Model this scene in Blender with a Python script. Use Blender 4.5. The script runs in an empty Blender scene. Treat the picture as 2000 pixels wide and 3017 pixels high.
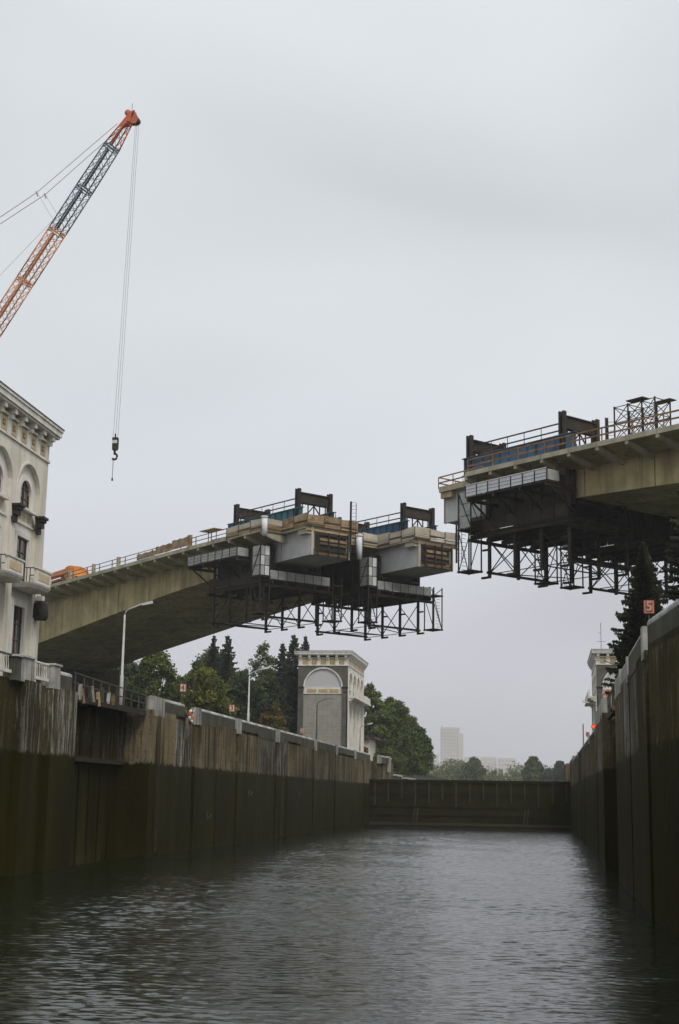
import bpy, bmesh, math, random
import numpy as np
from mathutils import Matrix, Vector

random.seed(7)
rng = np.random.default_rng(11)
SC = bpy.context.scene
COL = SC.collection
rad = math.radians

# ------------------------------------------------------------------ camera
YAW, PITCH, ROLL = rad(8.2524), rad(11.3938), 0.016
EYE = Vector((0.0, 0.0, 4.0))
_F = Vector((-math.sin(YAW) * math.cos(PITCH), math.cos(YAW) * math.cos(PITCH), math.sin(PITCH)))
_R0 = Vector((math.cos(YAW), math.sin(YAW), 0.0))
_U0 = _R0.cross(_F)
_R = _R0 * math.cos(ROLL) + _U0 * math.sin(ROLL)
_U = _U0 * math.cos(ROLL) - _R0 * math.sin(ROLL)
cam_data = bpy.data.cameras.new('camera')
cam_data.sensor_fit = 'HORIZONTAL'
cam_data.sensor_width = 36.0
cam_data.lens = 75.0
cam_data.clip_start = 0.1
cam_data.clip_end = 6000.0
cam = bpy.data.objects.new('camera', cam_data)
COL.objects.link(cam)
cam.matrix_world = Matrix(((_R.x, _U.x, -_F.x, EYE.x), (_R.y, _U.y, -_F.y, EYE.y),
                           (_R.z, _U.z, -_F.z, EYE.z), (0, 0, 0, 1)))
SC.camera = cam

# ------------------------------------------------------------------ sky, sun, exposure
SUN_EL, SUN_AZ = rad(52), rad(140)          # azimuth measured clockwise from +Y (ahead)
world = bpy.data.worlds.new('World')
SC.world = world
world.use_nodes = True
wt = world.node_tree
wt.nodes.clear()
def wn(kind, **kw):
    n = wt.nodes.new(kind)
    for k, v in kw.items():
        setattr(n, k, v)
    return n
w_out = wn('ShaderNodeOutputWorld')
w_bg = wn('ShaderNodeBackground')
w_bg.inputs['Strength'].default_value = 0.1
w_sky = wn('ShaderNodeTexSky', sky_type='NISHITA', sun_disc=False)
w_sky.sun_elevation = SUN_EL
w_sky.sun_rotation = SUN_AZ
w_sky.air_density = 1.0
w_sky.dust_density = 4.0
w_tc = wn('ShaderNodeTexCoord')
w_sep = wn('ShaderNodeSeparateXYZ')
wt.links.new(w_tc.outputs['Generated'], w_sep.inputs[0])
# overcast deck: dimmer towards the horizon, slow cloud mottling over the whole dome
w_ramp = wn('ShaderNodeValToRGB')
cr = w_ramp.color_ramp
cr.interpolation = 'EASE'
cr.elements[0].position = 0.0
cr.elements[0].color = (0.46, 0.455, 0.495, 1)
cr.elements[1].position = 1.0
cr.elements[1].color = (0.73, 0.765, 0.79, 1)
for p, c in ((0.10, (0.54, 0.54, 0.585, 1)), (0.22, (0.625, 0.65, 0.685, 1)), (0.36, (0.655, 0.685, 0.71, 1))):
    e = cr.elements.new(p)
    e.color = c
wt.links.new(w_sep.outputs['Z'], w_ramp.inputs[0])
w_map = wn('ShaderNodeMapping')
w_map.inputs['Scale'].default_value = (1.0, 1.0, 1.9)
w_map.inputs['Location'].default_value = (2.0, 9.0, 4.0)
wt.links.new(w_tc.outputs['Generated'], w_map.inputs[0])
w_noise = wn('ShaderNodeTexNoise')
w_noise.inputs['Scale'].default_value = 2.4
w_noise.inputs['Detail'].default_value = 2.5
w_noise.inputs['Roughness'].default_value = 0.45
w_noise.inputs['Distortion'].default_value = 0.4
wt.links.new(w_map.outputs[0], w_noise.inputs['Vector'])
w_mr = wn('ShaderNodeMapRange')
w_mr.inputs[1].default_value = 0.3
w_mr.inputs[2].default_value = 0.7
w_mr.inputs[3].default_value = 0.85
w_mr.inputs[4].default_value = 1.06
wt.links.new(w_noise.outputs['Fac'], w_mr.inputs[0])
w_mul = wn('ShaderNodeVectorMath', operation='SCALE')
wt.links.new(w_ramp.outputs[0], w_mul.inputs[0])
wt.links.new(w_mr.outputs[0], w_mul.inputs['Scale'])
w_mul2 = wn('ShaderNodeVectorMath', operation='SCALE')
w_mul2.inputs['Scale'].default_value = 10.0
wt.links.new(w_mul.outputs[0], w_mul2.inputs[0])
w_mix = wn('ShaderNodeMixRGB')
w_mix.inputs[0].default_value = 0.95        # cloud cover
wt.links.new(w_sky.outputs[0], w_mix.inputs[1])
wt.links.new(w_mul2.outputs[0], w_mix.inputs[2])
wt.links.new(w_mix.outputs[0], w_bg.inputs['Color'])
wt.links.new(w_bg.outputs[0], w_out.inputs['Surface'])

sun_data = bpy.data.lights.new('sun', 'SUN')
sun_data.energy = 1.5
sun_data.angle = rad(25)
sun_data.color = (1.0, 0.96, 0.9)
sun = bpy.data.objects.new('sun', sun_data)
COL.objects.link(sun)
_sd = Vector((math.sin(SUN_AZ) * math.cos(SUN_EL), math.cos(SUN_AZ) * math.cos(SUN_EL), math.sin(SUN_EL)))
sun.rotation_euler = _sd.to_track_quat('Z', 'Y').to_euler()
sun.location = _sd * 400

SC.view_settings.view_transform = 'Standard'
SC.view_settings.look = 'None'
SC.view_settings.gamma = 1.0
SC.view_settings.exposure = 0.22
SC.view_settings.use_curve_mapping = False
SC.render.engine = 'CYCLES'
SC.cycles.max_bounces = 6
SC.cycles.diffuse_bounces = 3
SC.cycles.glossy_bounces = 2
SC.cycles.transmission_bounces = 2
SC.cycles.transparent_max_bounces = 6
SC.cycles.volume_bounces = 2
SC.cycles.use_denoising = True

# ------------------------------------------------------------------ materials
def mat(name, c1, c2=None, scale=1.0, rough=0.85, metal=0.0, bump=0.0, bscale=None, streak=0.0,
        streak_col=None, rand=0.0, spec=0.3, stretch=(1, 1, 1), detail=5.0, lo=0.35, hi=0.65, sscale=(1.4, 1.4, 0.12)):
    m = bpy.data.materials.new(name)
    m.use_nodes = True
    nt = m.node_tree
    b = nt.nodes['Principled BSDF']
    b.inputs['Roughness'].default_value = rough
    b.inputs['Metallic'].default_value = metal
    b.inputs['Specular IOR Level'].default_value = spec
    c2 = c2 or tuple(v * 0.75 for v in c1)
    geo = nt.nodes.new('ShaderNodeNewGeometry')
    mp = nt.nodes.new('ShaderNodeMapping')
    mp.inputs['Scale'].default_value = stretch
    nt.links.new(geo.outputs['Position'], mp.inputs[0])
    nz = nt.nodes.new('ShaderNodeTexNoise')
    nz.inputs['Scale'].default_value = scale
    nz.inputs['Detail'].default_value = detail
    nt.links.new(mp.outputs[0], nz.inputs['Vector'])
    rp = nt.nodes.new('ShaderNodeValToRGB')
    rp.color_ramp.elements[0].position = lo
    rp.color_ramp.elements[0].color = (*c2, 1)
    rp.color_ramp.elements[1].position = hi
    rp.color_ramp.elements[1].color = (*c1, 1)
    nt.links.new(nz.outputs['Fac'], rp.inputs[0])
    col = rp.outputs[0]
    if streak > 0:
        mp2 = nt.nodes.new('ShaderNodeMapping')
        mp2.inputs['Scale'].default_value = sscale
        nt.links.new(geo.outputs['Position'], mp2.inputs[0])
        n2 = nt.nodes.new('ShaderNodeTexNoise')
        n2.inputs['Scale'].default_value = 1.0
        n2.inputs['Detail'].default_value = 4.0
        nt.links.new(mp2.outputs[0], n2.inputs['Vector'])
        r2 = nt.nodes.new('ShaderNodeMapRange')
        r2.inputs[1].default_value = 0.48
        r2.inputs[2].default_value = 0.72
        r2.inputs[3].default_value = 0.0
        r2.inputs[4].default_value = streak
        nt.links.new(n2.outputs['Fac'], r2.inputs[0])
        mx = nt.nodes.new('ShaderNodeMixRGB')
        mx.inputs[2].default_value = (*(streak_col or tuple(v * 0.3 for v in c1)), 1)
        nt.links.new(r2.outputs[0], mx.inputs[0])
        nt.links.new(col, mx.inputs[1])
        col = mx.outputs[0]
    if rand > 0:
        oi = nt.nodes.new('ShaderNodeObjectInfo')
        r3 = nt.nodes.new('ShaderNodeMapRange')
        r3.inputs[3].default_value = 1 - rand
        r3.inputs[4].default_value = 1 + rand
        nt.links.new(oi.outputs['Random'], r3.inputs[0])
        vm = nt.nodes.new('ShaderNodeVectorMath')
        vm.operation = 'SCALE'
        nt.links.new(col, vm.inputs[0])
        nt.links.new(r3.outputs[0], vm.inputs['Scale'])
        col = vm.outputs[0]
    nt.links.new(col, b.inputs['Base Color'])
    if bump > 0:
        n4 = nt.nodes.new('ShaderNodeTexNoise')
        n4.inputs['Scale'].default_value = bscale or scale * 3
        n4.inputs['Detail'].default_value = 4.0
        nt.links.new(geo.outputs['Position'], n4.inputs['Vector'])
        bp = nt.nodes.new('ShaderNodeBump')
        bp.inputs['Strength'].default_value = bump
        bp.inputs['Distance'].default_value = 0.05
        nt.links.new(n4.outputs['Fac'], bp.inputs['Height'])
        nt.links.new(bp.outputs[0], b.inputs['Normal'])
    return m

MAT = {}
MAT['girder'] = mat('girder_concrete', (0.52, 0.43, 0.23), (0.33, 0.27, 0.14), 0.45, bump=0.4, streak=0.75, streak_col=(0.16, 0.135, 0.07), rand=0.1)
MAT['fresh'] = mat('fresh_concrete', (0.56, 0.56, 0.55), (0.47, 0.47, 0.46), 0.9, bump=0.15, streak=0.25, streak_col=(0.35, 0.35, 0.33))
MAT['deck'] = mat('deck_concrete', (0.48, 0.435, 0.32), (0.33, 0.295, 0.21), 0.8, bump=0.2, streak=0.35, rand=0.1)
MAT['dark_steel'] = mat('dark_steel', (0.032, 0.027, 0.018), (0.018, 0.015, 0.01), 1.5, rough=0.7, rand=0.25)
MAT['form_steel'] = mat('formwork_steel', (0.042, 0.032, 0.021), (0.02, 0.017, 0.012), 0.8, rough=0.8, streak=0.4, streak_col=(0.06, 0.03, 0.014), rand=0.2)
MAT['blue'] = mat('blue_steel', (0.045, 0.13, 0.24), (0.03, 0.075, 0.12), 0.9, rough=0.55, streak=0.4, streak_col=(0.05, 0.045, 0.035), rand=0.2)
MAT['teal'] = mat('teal_steel', (0.04, 0.16, 0.2), (0.025, 0.085, 0.1), 0.9, rough=0.55, streak=0.4, streak_col=(0.05, 0.045, 0.035), rand=0.2)
MAT['rust'] = mat('rusty_rail', (0.32, 0.17, 0.07), (0.17, 0.09, 0.04), 1.2, rough=0.8, rand=0.25)
MAT['wood'] = mat('formwork_timber', (0.42, 0.30, 0.16), (0.22, 0.13, 0.06), 1.0, rough=0.8, rand=0.3, stretch=(1, 1, 5))
MAT['wood_dark'] = mat('weathered_timber', (0.15, 0.10, 0.055), (0.07, 0.048, 0.028), 1.0, rough=0.85, rand=0.35, stretch=(1, 1, 5))
MAT['tarp'] = mat('pale_tarpaulin', (0.52, 0.46, 0.37), (0.38, 0.33, 0.25), 0.7, rough=0.75, bump=0.6, bscale=1.2, rand=0.12)
MAT['tarp_brown'] = mat('brown_tarpaulin', (0.36, 0.27, 0.17), (0.2, 0.12, 0.06), 1.3, rough=0.8, bump=0.6, bscale=1.2, rand=0.15)
MAT['mesh_sheet'] = mat('grey_sheeting', (0.42, 0.42, 0.40), (0.30, 0.30, 0.28), 1.5, rough=0.6, rand=0.12)
MAT['galv'] = mat('galvanised_sheet', (0.72, 0.73, 0.75), (0.6, 0.61, 0.63), 1.2, rough=0.45, rand=0.05)
MAT['plaster'] = mat('grey_plaster', (0.76, 0.71, 0.61), (0.64, 0.595, 0.505), 0.5, bump=0.3, streak=0.5, streak_col=(0.4, 0.355, 0.26))
MAT['plaster_light'] = mat('pale_plaster', (0.75, 0.72, 0.655), (0.64, 0.61, 0.55), 0.5, bump=0.3, streak=0.45, streak_col=(0.38, 0.345, 0.27))
MAT['trim'] = mat('white_trim', (0.78, 0.75, 0.68), (0.65, 0.62, 0.555), 0.8, streak=0.5, streak_col=(0.36, 0.33, 0.25), rand=0.06)
MAT['yellow'] = mat('ochre_panel', (0.50, 0.37, 0.17), (0.40, 0.29, 0.13), 1.5, rand=0.12)
MAT['yellow_pale'] = mat('pale_ochre_panel', (0.56, 0.46, 0.29), (0.46, 0.37, 0.22), 1.5, rand=0.12)
MAT['dark_stone'] = mat('dark_stone', (0.125, 0.12, 0.10), (0.085, 0.08, 0.065), 0.9, bump=0.2)
MAT['dark_metal'] = mat('blackened_metal', (0.035, 0.035, 0.028), (0.02, 0.02, 0.016), 3, rough=0.6)
MAT['tile'] = mat('grey_tile', (0.34, 0.325, 0.28), (0.29, 0.275, 0.235), 1.0, rand=0.07)
MAT['tympanum'] = mat('pale_mosaic', (0.55, 0.54, 0.545), (0.49, 0.48, 0.485), 6.0)
MAT['roof'] = mat('roof_sheet', (0.16, 0.16, 0.15), (0.1, 0.1, 0.09), 1.0)
MAT['frame_wood'] = mat('brown_window_frame', (0.13, 0.075, 0.045), (0.08, 0.045, 0.03), 2.0)
MAT['paving'] = mat('quay_paving', (0.085, 0.085, 0.08), (0.06, 0.06, 0.055), 0.4)
MAT['ground'] = mat('grassy_ground', (0.055, 0.07, 0.025), (0.03, 0.04, 0.015), 0.15)
MAT['lamp_metal'] = mat('lamp_post_paint', (0.52, 0.52, 0.5), (0.42, 0.42, 0.4), 2.0, rough=0.5)
MAT['lamp_dark'] = mat('lamp_post_dull', (0.2, 0.2, 0.185), (0.15, 0.15, 0.14), 2.0, rough=0.5)
MAT['coping'] = mat('pale_coping', (0.52, 0.52, 0.5), (0.36, 0.36, 0.34), 1.2, bump=0.2, streak=0.5, streak_col=(0.16, 0.155, 0.13), sscale=(2.5, 2.5, 0.6))
MAT['parapet'] = mat('parapet_concrete', (0.085, 0.08, 0.055), (0.045, 0.043, 0.028), 0.7, bump=0.3, streak=0.55, streak_col=(0.04, 0.04, 0.03))
MAT['pier_white'] = mat('whitewashed_pier', (0.42, 0.41, 0.37), (0.26, 0.25, 0.22), 1.0, bump=0.2, streak=0.9, streak_col=(0.06, 0.055, 0.04), sscale=(5, 5, 0.15))
MAT['rail_dark'] = mat('dark_railing', (0.09, 0.085, 0.07), (0.05, 0.05, 0.04), 2.0, rough=0.6)
MAT['orange'] = mat('orange_paint', (0.62, 0.235, 0.045), (0.48, 0.17, 0.03), 0.8, rough=0.5, rand=0.08)
MAT['crane_red'] = mat('crane_red', (0.55, 0.13, 0.06), (0.42, 0.1, 0.05), 0.8, rough=0.5)
MAT['crane_blue'] = mat('crane_blue', (0.085, 0.125, 0.155), (0.06, 0.085, 0.105), 0.8, rough=0.5)
MAT['crane_orange'] = mat('crane_orange', (0.60, 0.25, 0.10), (0.5, 0.2, 0.08), 0.8, rough=0.5)
MAT['pendant'] = mat('pendant_cable', (0.4, 0.27, 0.25), (0.3, 0.2, 0.19), 2, rough=0.5)
MAT['cable'] = mat('steel_cable', (0.36, 0.36, 0.37), (0.3, 0.3, 0.31), 2, rough=0.5)
MAT['black'] = mat('black_rubber', (0.025, 0.025, 0.022), (0.018, 0.018, 0.016), 2)
MAT['white'] = mat('white_paint', (0.68, 0.67, 0.63), (0.58, 0.57, 0.53), 3, rough=0.6)
MAT['sign_red'] = mat('sign_red', (0.5, 0.085, 0.03), (0.42, 0.07, 0.025), 3, rough=0.6)
MAT['faded_red'] = mat('faded_sign_red', (0.34, 0.085, 0.04), (0.26, 0.065, 0.03), 3, rough=0.7)
MAT['faded_pale'] = mat('faded_sign_digit', (0.5, 0.36, 0.28), (0.42, 0.3, 0.23), 3, rough=0.7)
MAT['bark'] = mat('bark', (0.10, 0.075, 0.05), (0.05, 0.04, 0.03), 2, bump=0.5)
MAT['gate'] = mat('gate_steel', (0.028, 0.025, 0.005), (0.018, 0.016, 0.003), 0.6, rough=0.85, spec=0.04, streak=0.35, streak_col=(0.04, 0.026, 0.008), sscale=(1.2, 1.2, 0.25))
MAT['gate_rib'] = mat('gate_rib', (0.05, 0.037, 0.014), (0.03, 0.024, 0.008), 1.0, rough=0.7, streak=0.5, streak_col=(0.03, 0.025, 0.015))
MAT['block'] = mat('hazed_panels', (0.62, 0.57, 0.54), (0.57, 0.52, 0.49), 0.02, rand=0.06)  # wall colour paled to add to the distance haze
MAT['hazed_glass'] = mat('hazed_windows', (0.47, 0.45, 0.44), (0.44, 0.42, 0.41), 0.05, rough=0.8, spec=0.1)  # windows paled close to the wall colour, haze put into the paint

def glass_mat():
    m = bpy.data.materials.new('window_glass')
    m.use_nodes = True
    b = m.node_tree.nodes['Principled BSDF']
    b.inputs['Base Color'].default_value = (0.03, 0.033, 0.035, 1)
    b.inputs['Roughness'].default_value = 0.08
    b.inputs['Specular IOR Level'].default_value = 0.7
    return m
MAT['glass'] = glass_mat()

def foliage(name, c1, c2, scale=0.35, trans=0.25):
    m = bpy.data.materials.new(name)
    m.use_nodes = True
    nt = m.node_tree
    b = nt.nodes['Principled BSDF']
    b.inputs['Roughness'].default_value = 0.6
    b.inputs['Specular IOR Level'].default_value = 0.2
    geo = nt.nodes.new('ShaderNodeNewGeometry')
    nz = nt.nodes.new('ShaderNodeTexNoise')
    nz.inputs['Scale'].default_value = scale * 1.3
    nz.inputs['Detail'].default_value = 5
    nt.links.new(geo.outputs['Position'], nz.inputs['Vector'])
    rp = nt.nodes.new('ShaderNodeValToRGB')
    rp.color_ramp.elements[0].position = 0.36
    rp.color_ramp.elements[0].color = (*c2, 1)
    rp.color_ramp.elements[1].position = 0.64
    rp.color_ramp.elements[1].color = (*c1, 1)
    nt.links.new(nz.outputs['Fac'], rp.inputs[0])
    rpi = nt.nodes.new('ShaderNodeMapRange')
    rpi.inputs[3].default_value = 0.55
    rpi.inputs[4].default_value = 1.55
    nt.links.new(geo.outputs['Random Per Island'], rpi.inputs[0])
    vm = nt.nodes.new('ShaderNodeVectorMath')
    vm.operation = 'SCALE'
    nt.links.new(rp.outputs[0], vm.inputs[0])
    nt.links.new(rpi.outputs[0], vm.inputs['Scale'])
    nt.links.new(vm.outputs[0], b.inputs['Base Color'])
    tr = nt.nodes.new('ShaderNodeBsdfTranslucent')
    nt.links.new(vm.outputs[0], tr.inputs['Color'])
    mx = nt.nodes.new('ShaderNodeMixShader')
    mx.inputs[0].default_value = trans
    nt.links.new(b.outputs[0], mx.inputs[1])
    nt.links.new(tr.outputs[0], mx.inputs[2])
    nt.links.new(mx.outputs[0], nt.nodes['Material Output'].inputs['Surface'])
    return m
MAT['leaf_mid'] = foliage('leaf_mid', (0.14, 0.165, 0.04), (0.055, 0.08, 0.022))
MAT['leaf_light'] = foliage('leaf_light', (0.21, 0.21, 0.035), (0.09, 0.115, 0.025))
MAT['leaf_dark'] = foliage('leaf_dark', (0.075, 0.1, 0.042), (0.04, 0.06, 0.026))
MAT['leaf_poplar'] = foliage('leaf_poplar', (0.16, 0.2, 0.05), (0.06, 0.09, 0.028))
MAT['leaf_autumn'] = foliage('leaf_autumn', (0.19, 0.12, 0.025), (0.09, 0.085, 0.02))
MAT['needle'] = foliage('spruce_needles', (0.055, 0.07, 0.038), (0.028, 0.038, 0.022), 0.6, 0.15)
MAT['needle_black'] = foliage('dark_spruce_needles', (0.036, 0.04, 0.016), (0.018, 0.022, 0.009), 0.6, 0.05)
MAT['leaf_far'] = foliage('leaf_far', (0.15, 0.165, 0.06), (0.1, 0.115, 0.045), 0.08)

def emit(name, col, s):
    m = bpy.data.materials.new(name)
    m.use_nodes = True
    b = m.node_tree.nodes['Principled BSDF']
    b.inputs['Base Color'].default_value = (*col, 1)
    b.inputs['Emission Color'].default_value = (*col, 1)
    b.inputs['Emission Strength'].default_value = s
    return m
MAT['signal_red'] = emit('signal_red', (1.0, 0.07, 0.02), 1.3)

def lock_wall_mat(name, dry1, dry2, streak_amt, lime=0.6, lime_lo=0.6):
    """stained concrete; everything below the upper water level is coated in dark slime"""
    m = bpy.data.materials.new(name)
    m.use_nodes = True
    nt = m.node_tree
    L = nt.links.new
    b = nt.nodes['Principled BSDF']
    geo = nt.nodes.new('ShaderNodeNewGeometry')
    wn_ = nt.nodes.new('ShaderNodeTexNoise')
    wn_.inputs['Scale'].default_value = 0.8
    wn_.inputs['Detail'].default_value = 3
    L(geo.outputs['Position'], wn_.inputs['Vector'])
    wv = nt.nodes.new('ShaderNodeVectorMath')
    wv.operation = 'MULTIPLY_ADD'
    wv.inputs[1].default_value = (0.35, 0.35, 1.6)
    L(wn_.outputs['Color'], wv.inputs[0])
    L(geo.outputs['Position'], wv.inputs[2])
    def noise(sc, detail, mapping=None):
        v = wv.outputs[0]
        if mapping:
            mp = nt.nodes.new('ShaderNodeMapping')
            mp.inputs['Scale'].default_value = mapping
            L(v, mp.inputs[0])
            v = mp.outputs[0]
        n = nt.nodes.new('ShaderNodeTexNoise')
        n.inputs['Scale'].default_value = sc
        n.inputs['Detail'].default_value = detail
        L(v, n.inputs['Vector'])
        return n.outputs['Fac']
    def ramp(f, a, ca, z, cz):
        r = nt.nodes.new('ShaderNodeValToRGB')
        r.color_ramp.elements[0].position = a
        r.color_ramp.elements[0].color = (*ca, 1)
        r.color_ramp.elements[1].position = z
        r.color_ramp.elements[1].color = (*cz, 1)
        L(f, r.inputs[0])
        return r.outputs[0]
    def mix(f, a, c):
        x = nt.nodes.new('ShaderNodeMixRGB')
        L(f, x.inputs[0])
        if isinstance(a, tuple): x.inputs[1].default_value = (*a, 1)
        else: L(a, x.inputs[1])
        if isinstance(c, tuple): x.inputs[2].default_value = (*c, 1)
        else: L(c, x.inputs[2])
        return x.outputs[0]
    def mr(f, a, z, lo, hi):
        r = nt.nodes.new('ShaderNodeMapRange')
        for i, v in enumerate((a, z, lo, hi)): r.inputs[i + 1].default_value = v
        L(f, r.inputs[0])
        return r.outputs[0]
    def math_(op, a, c):
        x = nt.nodes.new('ShaderNodeMath')
        x.operation = op
        for i, v in enumerate((a, c)):
            if isinstance(v, (int, float)): x.inputs[i].default_value = v
            else: L(v, x.inputs[i])
        return x.outputs[0]
    dry = ramp(noise(0.35, 6), 0.35, dry2, 0.68, dry1)
    ochre = mr(noise(0.5, 3, (0.5, 0.5, 0.12)), 0.5, 0.75, 0, 0.45)
    dry = mix(ochre, dry, (dry1[0] * 1.05, dry1[1] * 0.85, dry1[2] * 0.62))
    st = mr(noise(1.0, 5, (1.7, 1.7, 0.13)), 0.46, 0.64, 0, streak_amt)
    dry = mix(st, dry, (0.03, 0.026, 0.01))
    st2 = mr(noise(1.0, 4, (5.0, 5.0, 0.4)), 0.5, 0.72, 0, streak_amt * 0.75)
    dry = mix(st2, dry, (0.035, 0.03, 0.012))
    wl = mr(noise(1.0, 4, (4.5, 4.5, 0.22)), lime_lo, lime_lo + 0.12, 0, lime)
    dry = mix(wl, dry, (0.36, 0.35, 0.32))
    blot = mr(noise(0.22, 4), 0.42, 0.68, 0, 0.6)
    dry = mix(blot, dry, (0.042, 0.036, 0.014))
    grain = mr(noise(7.0, 4), 0.25, 0.75, 0.72, 1.28)
    oi = nt.nodes.new('ShaderNodeObjectInfo')
    brt = math_('MULTIPLY', grain, mr(oi.outputs['Random'], 0, 1, 0.78, 1.2))
    vs = nt.nodes.new('ShaderNodeVectorMath')
    vs.operation = 'SCALE'
    L(dry, vs.inputs[0])
    L(brt, vs.inputs['Scale'])
    dry = vs.outputs[0]
    sepz = nt.nodes.new('ShaderNodeSeparateXYZ')
    L(geo.outputs['Position'], sepz.inputs[0])
    zw = math_('ADD', sepz.outputs['Z'], math_('MULTIPLY', noise(0.9, 3), 0.1))
    fz = math_('FRACT', math_('DIVIDE', zw, 1.13), 0.0)
    jl = mr(fz, 0.0, 0.07, 0.32, 0.0)
    dry = mix(jl, dry, (0.04, 0.034, 0.02))
    rust = mr(noise(1.0, 3, (2.6, 2.6, 0.07)), 0.66, 0.74, 0, 0.55)
    dry = mix(rust, dry, (0.2, 0.095, 0.04))
    wet = ramp(noise(0.5, 5, (1.2, 1.2, 0.25)), 0.3, (0.014, 0.012, 0.0008), 0.75, (0.034, 0.029, 0.004))
    sep = nt.nodes.new('ShaderNodeSeparateXYZ')
    L(geo.outputs['Position'], sep.inputs[0])
    edge = math_('MULTIPLY', noise(1.0, 4, (1.6, 1.6, 0.3)), 0.75)
    zz = math_('ADD', sep.outputs['Z'], edge)
    f = mr(zz, 6.3, 6.45, 0, 1)
    col = mix(f, wet, dry)
    L(col, b.inputs['Base Color'])
    L(mr(f, 0, 1, 0.6, 0.9), b.inputs['Roughness'])
    b.inputs['Specular IOR Level'].default_value = 0.04
    bp = nt.nodes.new('ShaderNodeBump')
    bp.inputs['Strength'].default_value = 0.5
    bp.inputs['Distance'].default_value = 0.08
    L(noise(1.6, 5), bp.inputs['Height'])
    L(bp.outputs[0], b.inputs['Normal'])
    return m
MAT['lock_wall'] = lock_wall_mat('lock_wall_concrete', (0.23, 0.19, 0.118), (0.12, 0.1, 0.06), 0.95)
MAT['lock_wall_dark'] = lock_wall_mat('lock_wall_concrete_dark', (0.10, 0.082, 0.036), (0.045, 0.037, 0.014), 0.9)
MAT['lock_wall_lime'] = lock_wall_mat('lock_wall_limewashed', (0.11, 0.092, 0.058), (0.055, 0.046, 0.028), 0.9, 0.9, 0.5)
MAT['lock_wall_pale'] = lock_wall_mat('lock_wall_concrete_pale', (0.40, 0.31, 0.18), (0.29, 0.225, 0.135), 0.4)

def water_mat():
    m = bpy.data.materials.new('canal_water')
    m.use_nodes = True
    nt = m.node_tree
    L = nt.links.new
    b = nt.nodes['Principled BSDF']
    b.inputs['Base Color'].default_value = (0.008, 0.011, 0.003, 1)
    b.inputs['Roughness'].default_value = 0.15
    b.inputs['IOR'].default_value = 1.333
    geo = nt.nodes.new('ShaderNodeNewGeometry')
    # ripples as a slope field, so that far water stays as choppy as near water
    def slope(sc, stretch, rot, det, kx, ky):
        mp = nt.nodes.new('ShaderNodeMapping')
        mp.inputs['Scale'].default_value = stretch
        mp.inputs['Rotation'].default_value = (0, 0, rot)
        L(geo.outputs['Position'], mp.inputs[0])
        n1 = nt.nodes.new('ShaderNodeTexNoise')
        n1.inputs['Scale'].default_value = sc
        n1.inputs['Detail'].default_value = det
        n1.inputs['Roughness'].default_value = 0.5
        L(mp.outputs[0], n1.inputs['Vector'])
        sb = nt.nodes.new('ShaderNodeVectorMath')
        sb.operation = 'SUBTRACT'
        sb.inputs[1].default_value = (0.5, 0.5, 0.5)
        L(n1.outputs['Color'], sb.inputs[0])
        ml = nt.nodes.new('ShaderNodeVectorMath')
        ml.operation = 'MULTIPLY'
        ml.inputs[1].default_value = (kx, ky, 0)
        L(sb.outputs[0], ml.inputs[0])
        return ml.outputs[0]
    ad = nt.nodes.new('ShaderNodeVectorMath')
    ad.operation = 'ADD'
    L(slope(4.5, (0.7, 2.0, 1), 0.12, 3, 0.15, 0.5), ad.inputs[0])
    L(slope(0.35, (0.7, 1.6, 1), -0.2, 2, 0.05, 0.12), ad.inputs[1])
    ad2 = nt.nodes.new('ShaderNodeVectorMath')
    ad2.operation = 'ADD'
    L(ad.outputs[0], ad2.inputs[0])
    L(geo.outputs['Normal'], ad2.inputs[1])
    nm = nt.nodes.new('ShaderNodeVectorMath')
    nm.operation = 'NORMALIZE'
    L(ad2.outputs[0], nm.inputs[0])
    L(nm.outputs[0], b.inputs['Normal'])
    return m
MAT['water'] = water_mat()

# ------------------------------------------------------------------ helpers
def tag(o, label=None, cat=None, group=None, kind=None):
    if label: o['label'] = label
    if cat: o['category'] = cat
    if group: o['group'] = group
    if kind: o['kind'] = kind
    return o

def link(o, parent=None):
    COL.objects.link(o)
    if parent is not None:
        o.parent = parent
        if parent.type == 'EMPTY':
            o.matrix_parent_inverse = Matrix.Translation(parent.location).inverted()
    return o

def thing(name, label, cat, loc=(0, 0, 0), group=None):
    e = bpy.data.objects.new(name, None)
    e.empty_display_size = 0.5
    e.location = loc
    COL.objects.link(e)
    return tag(e, label, cat, group)

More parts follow.
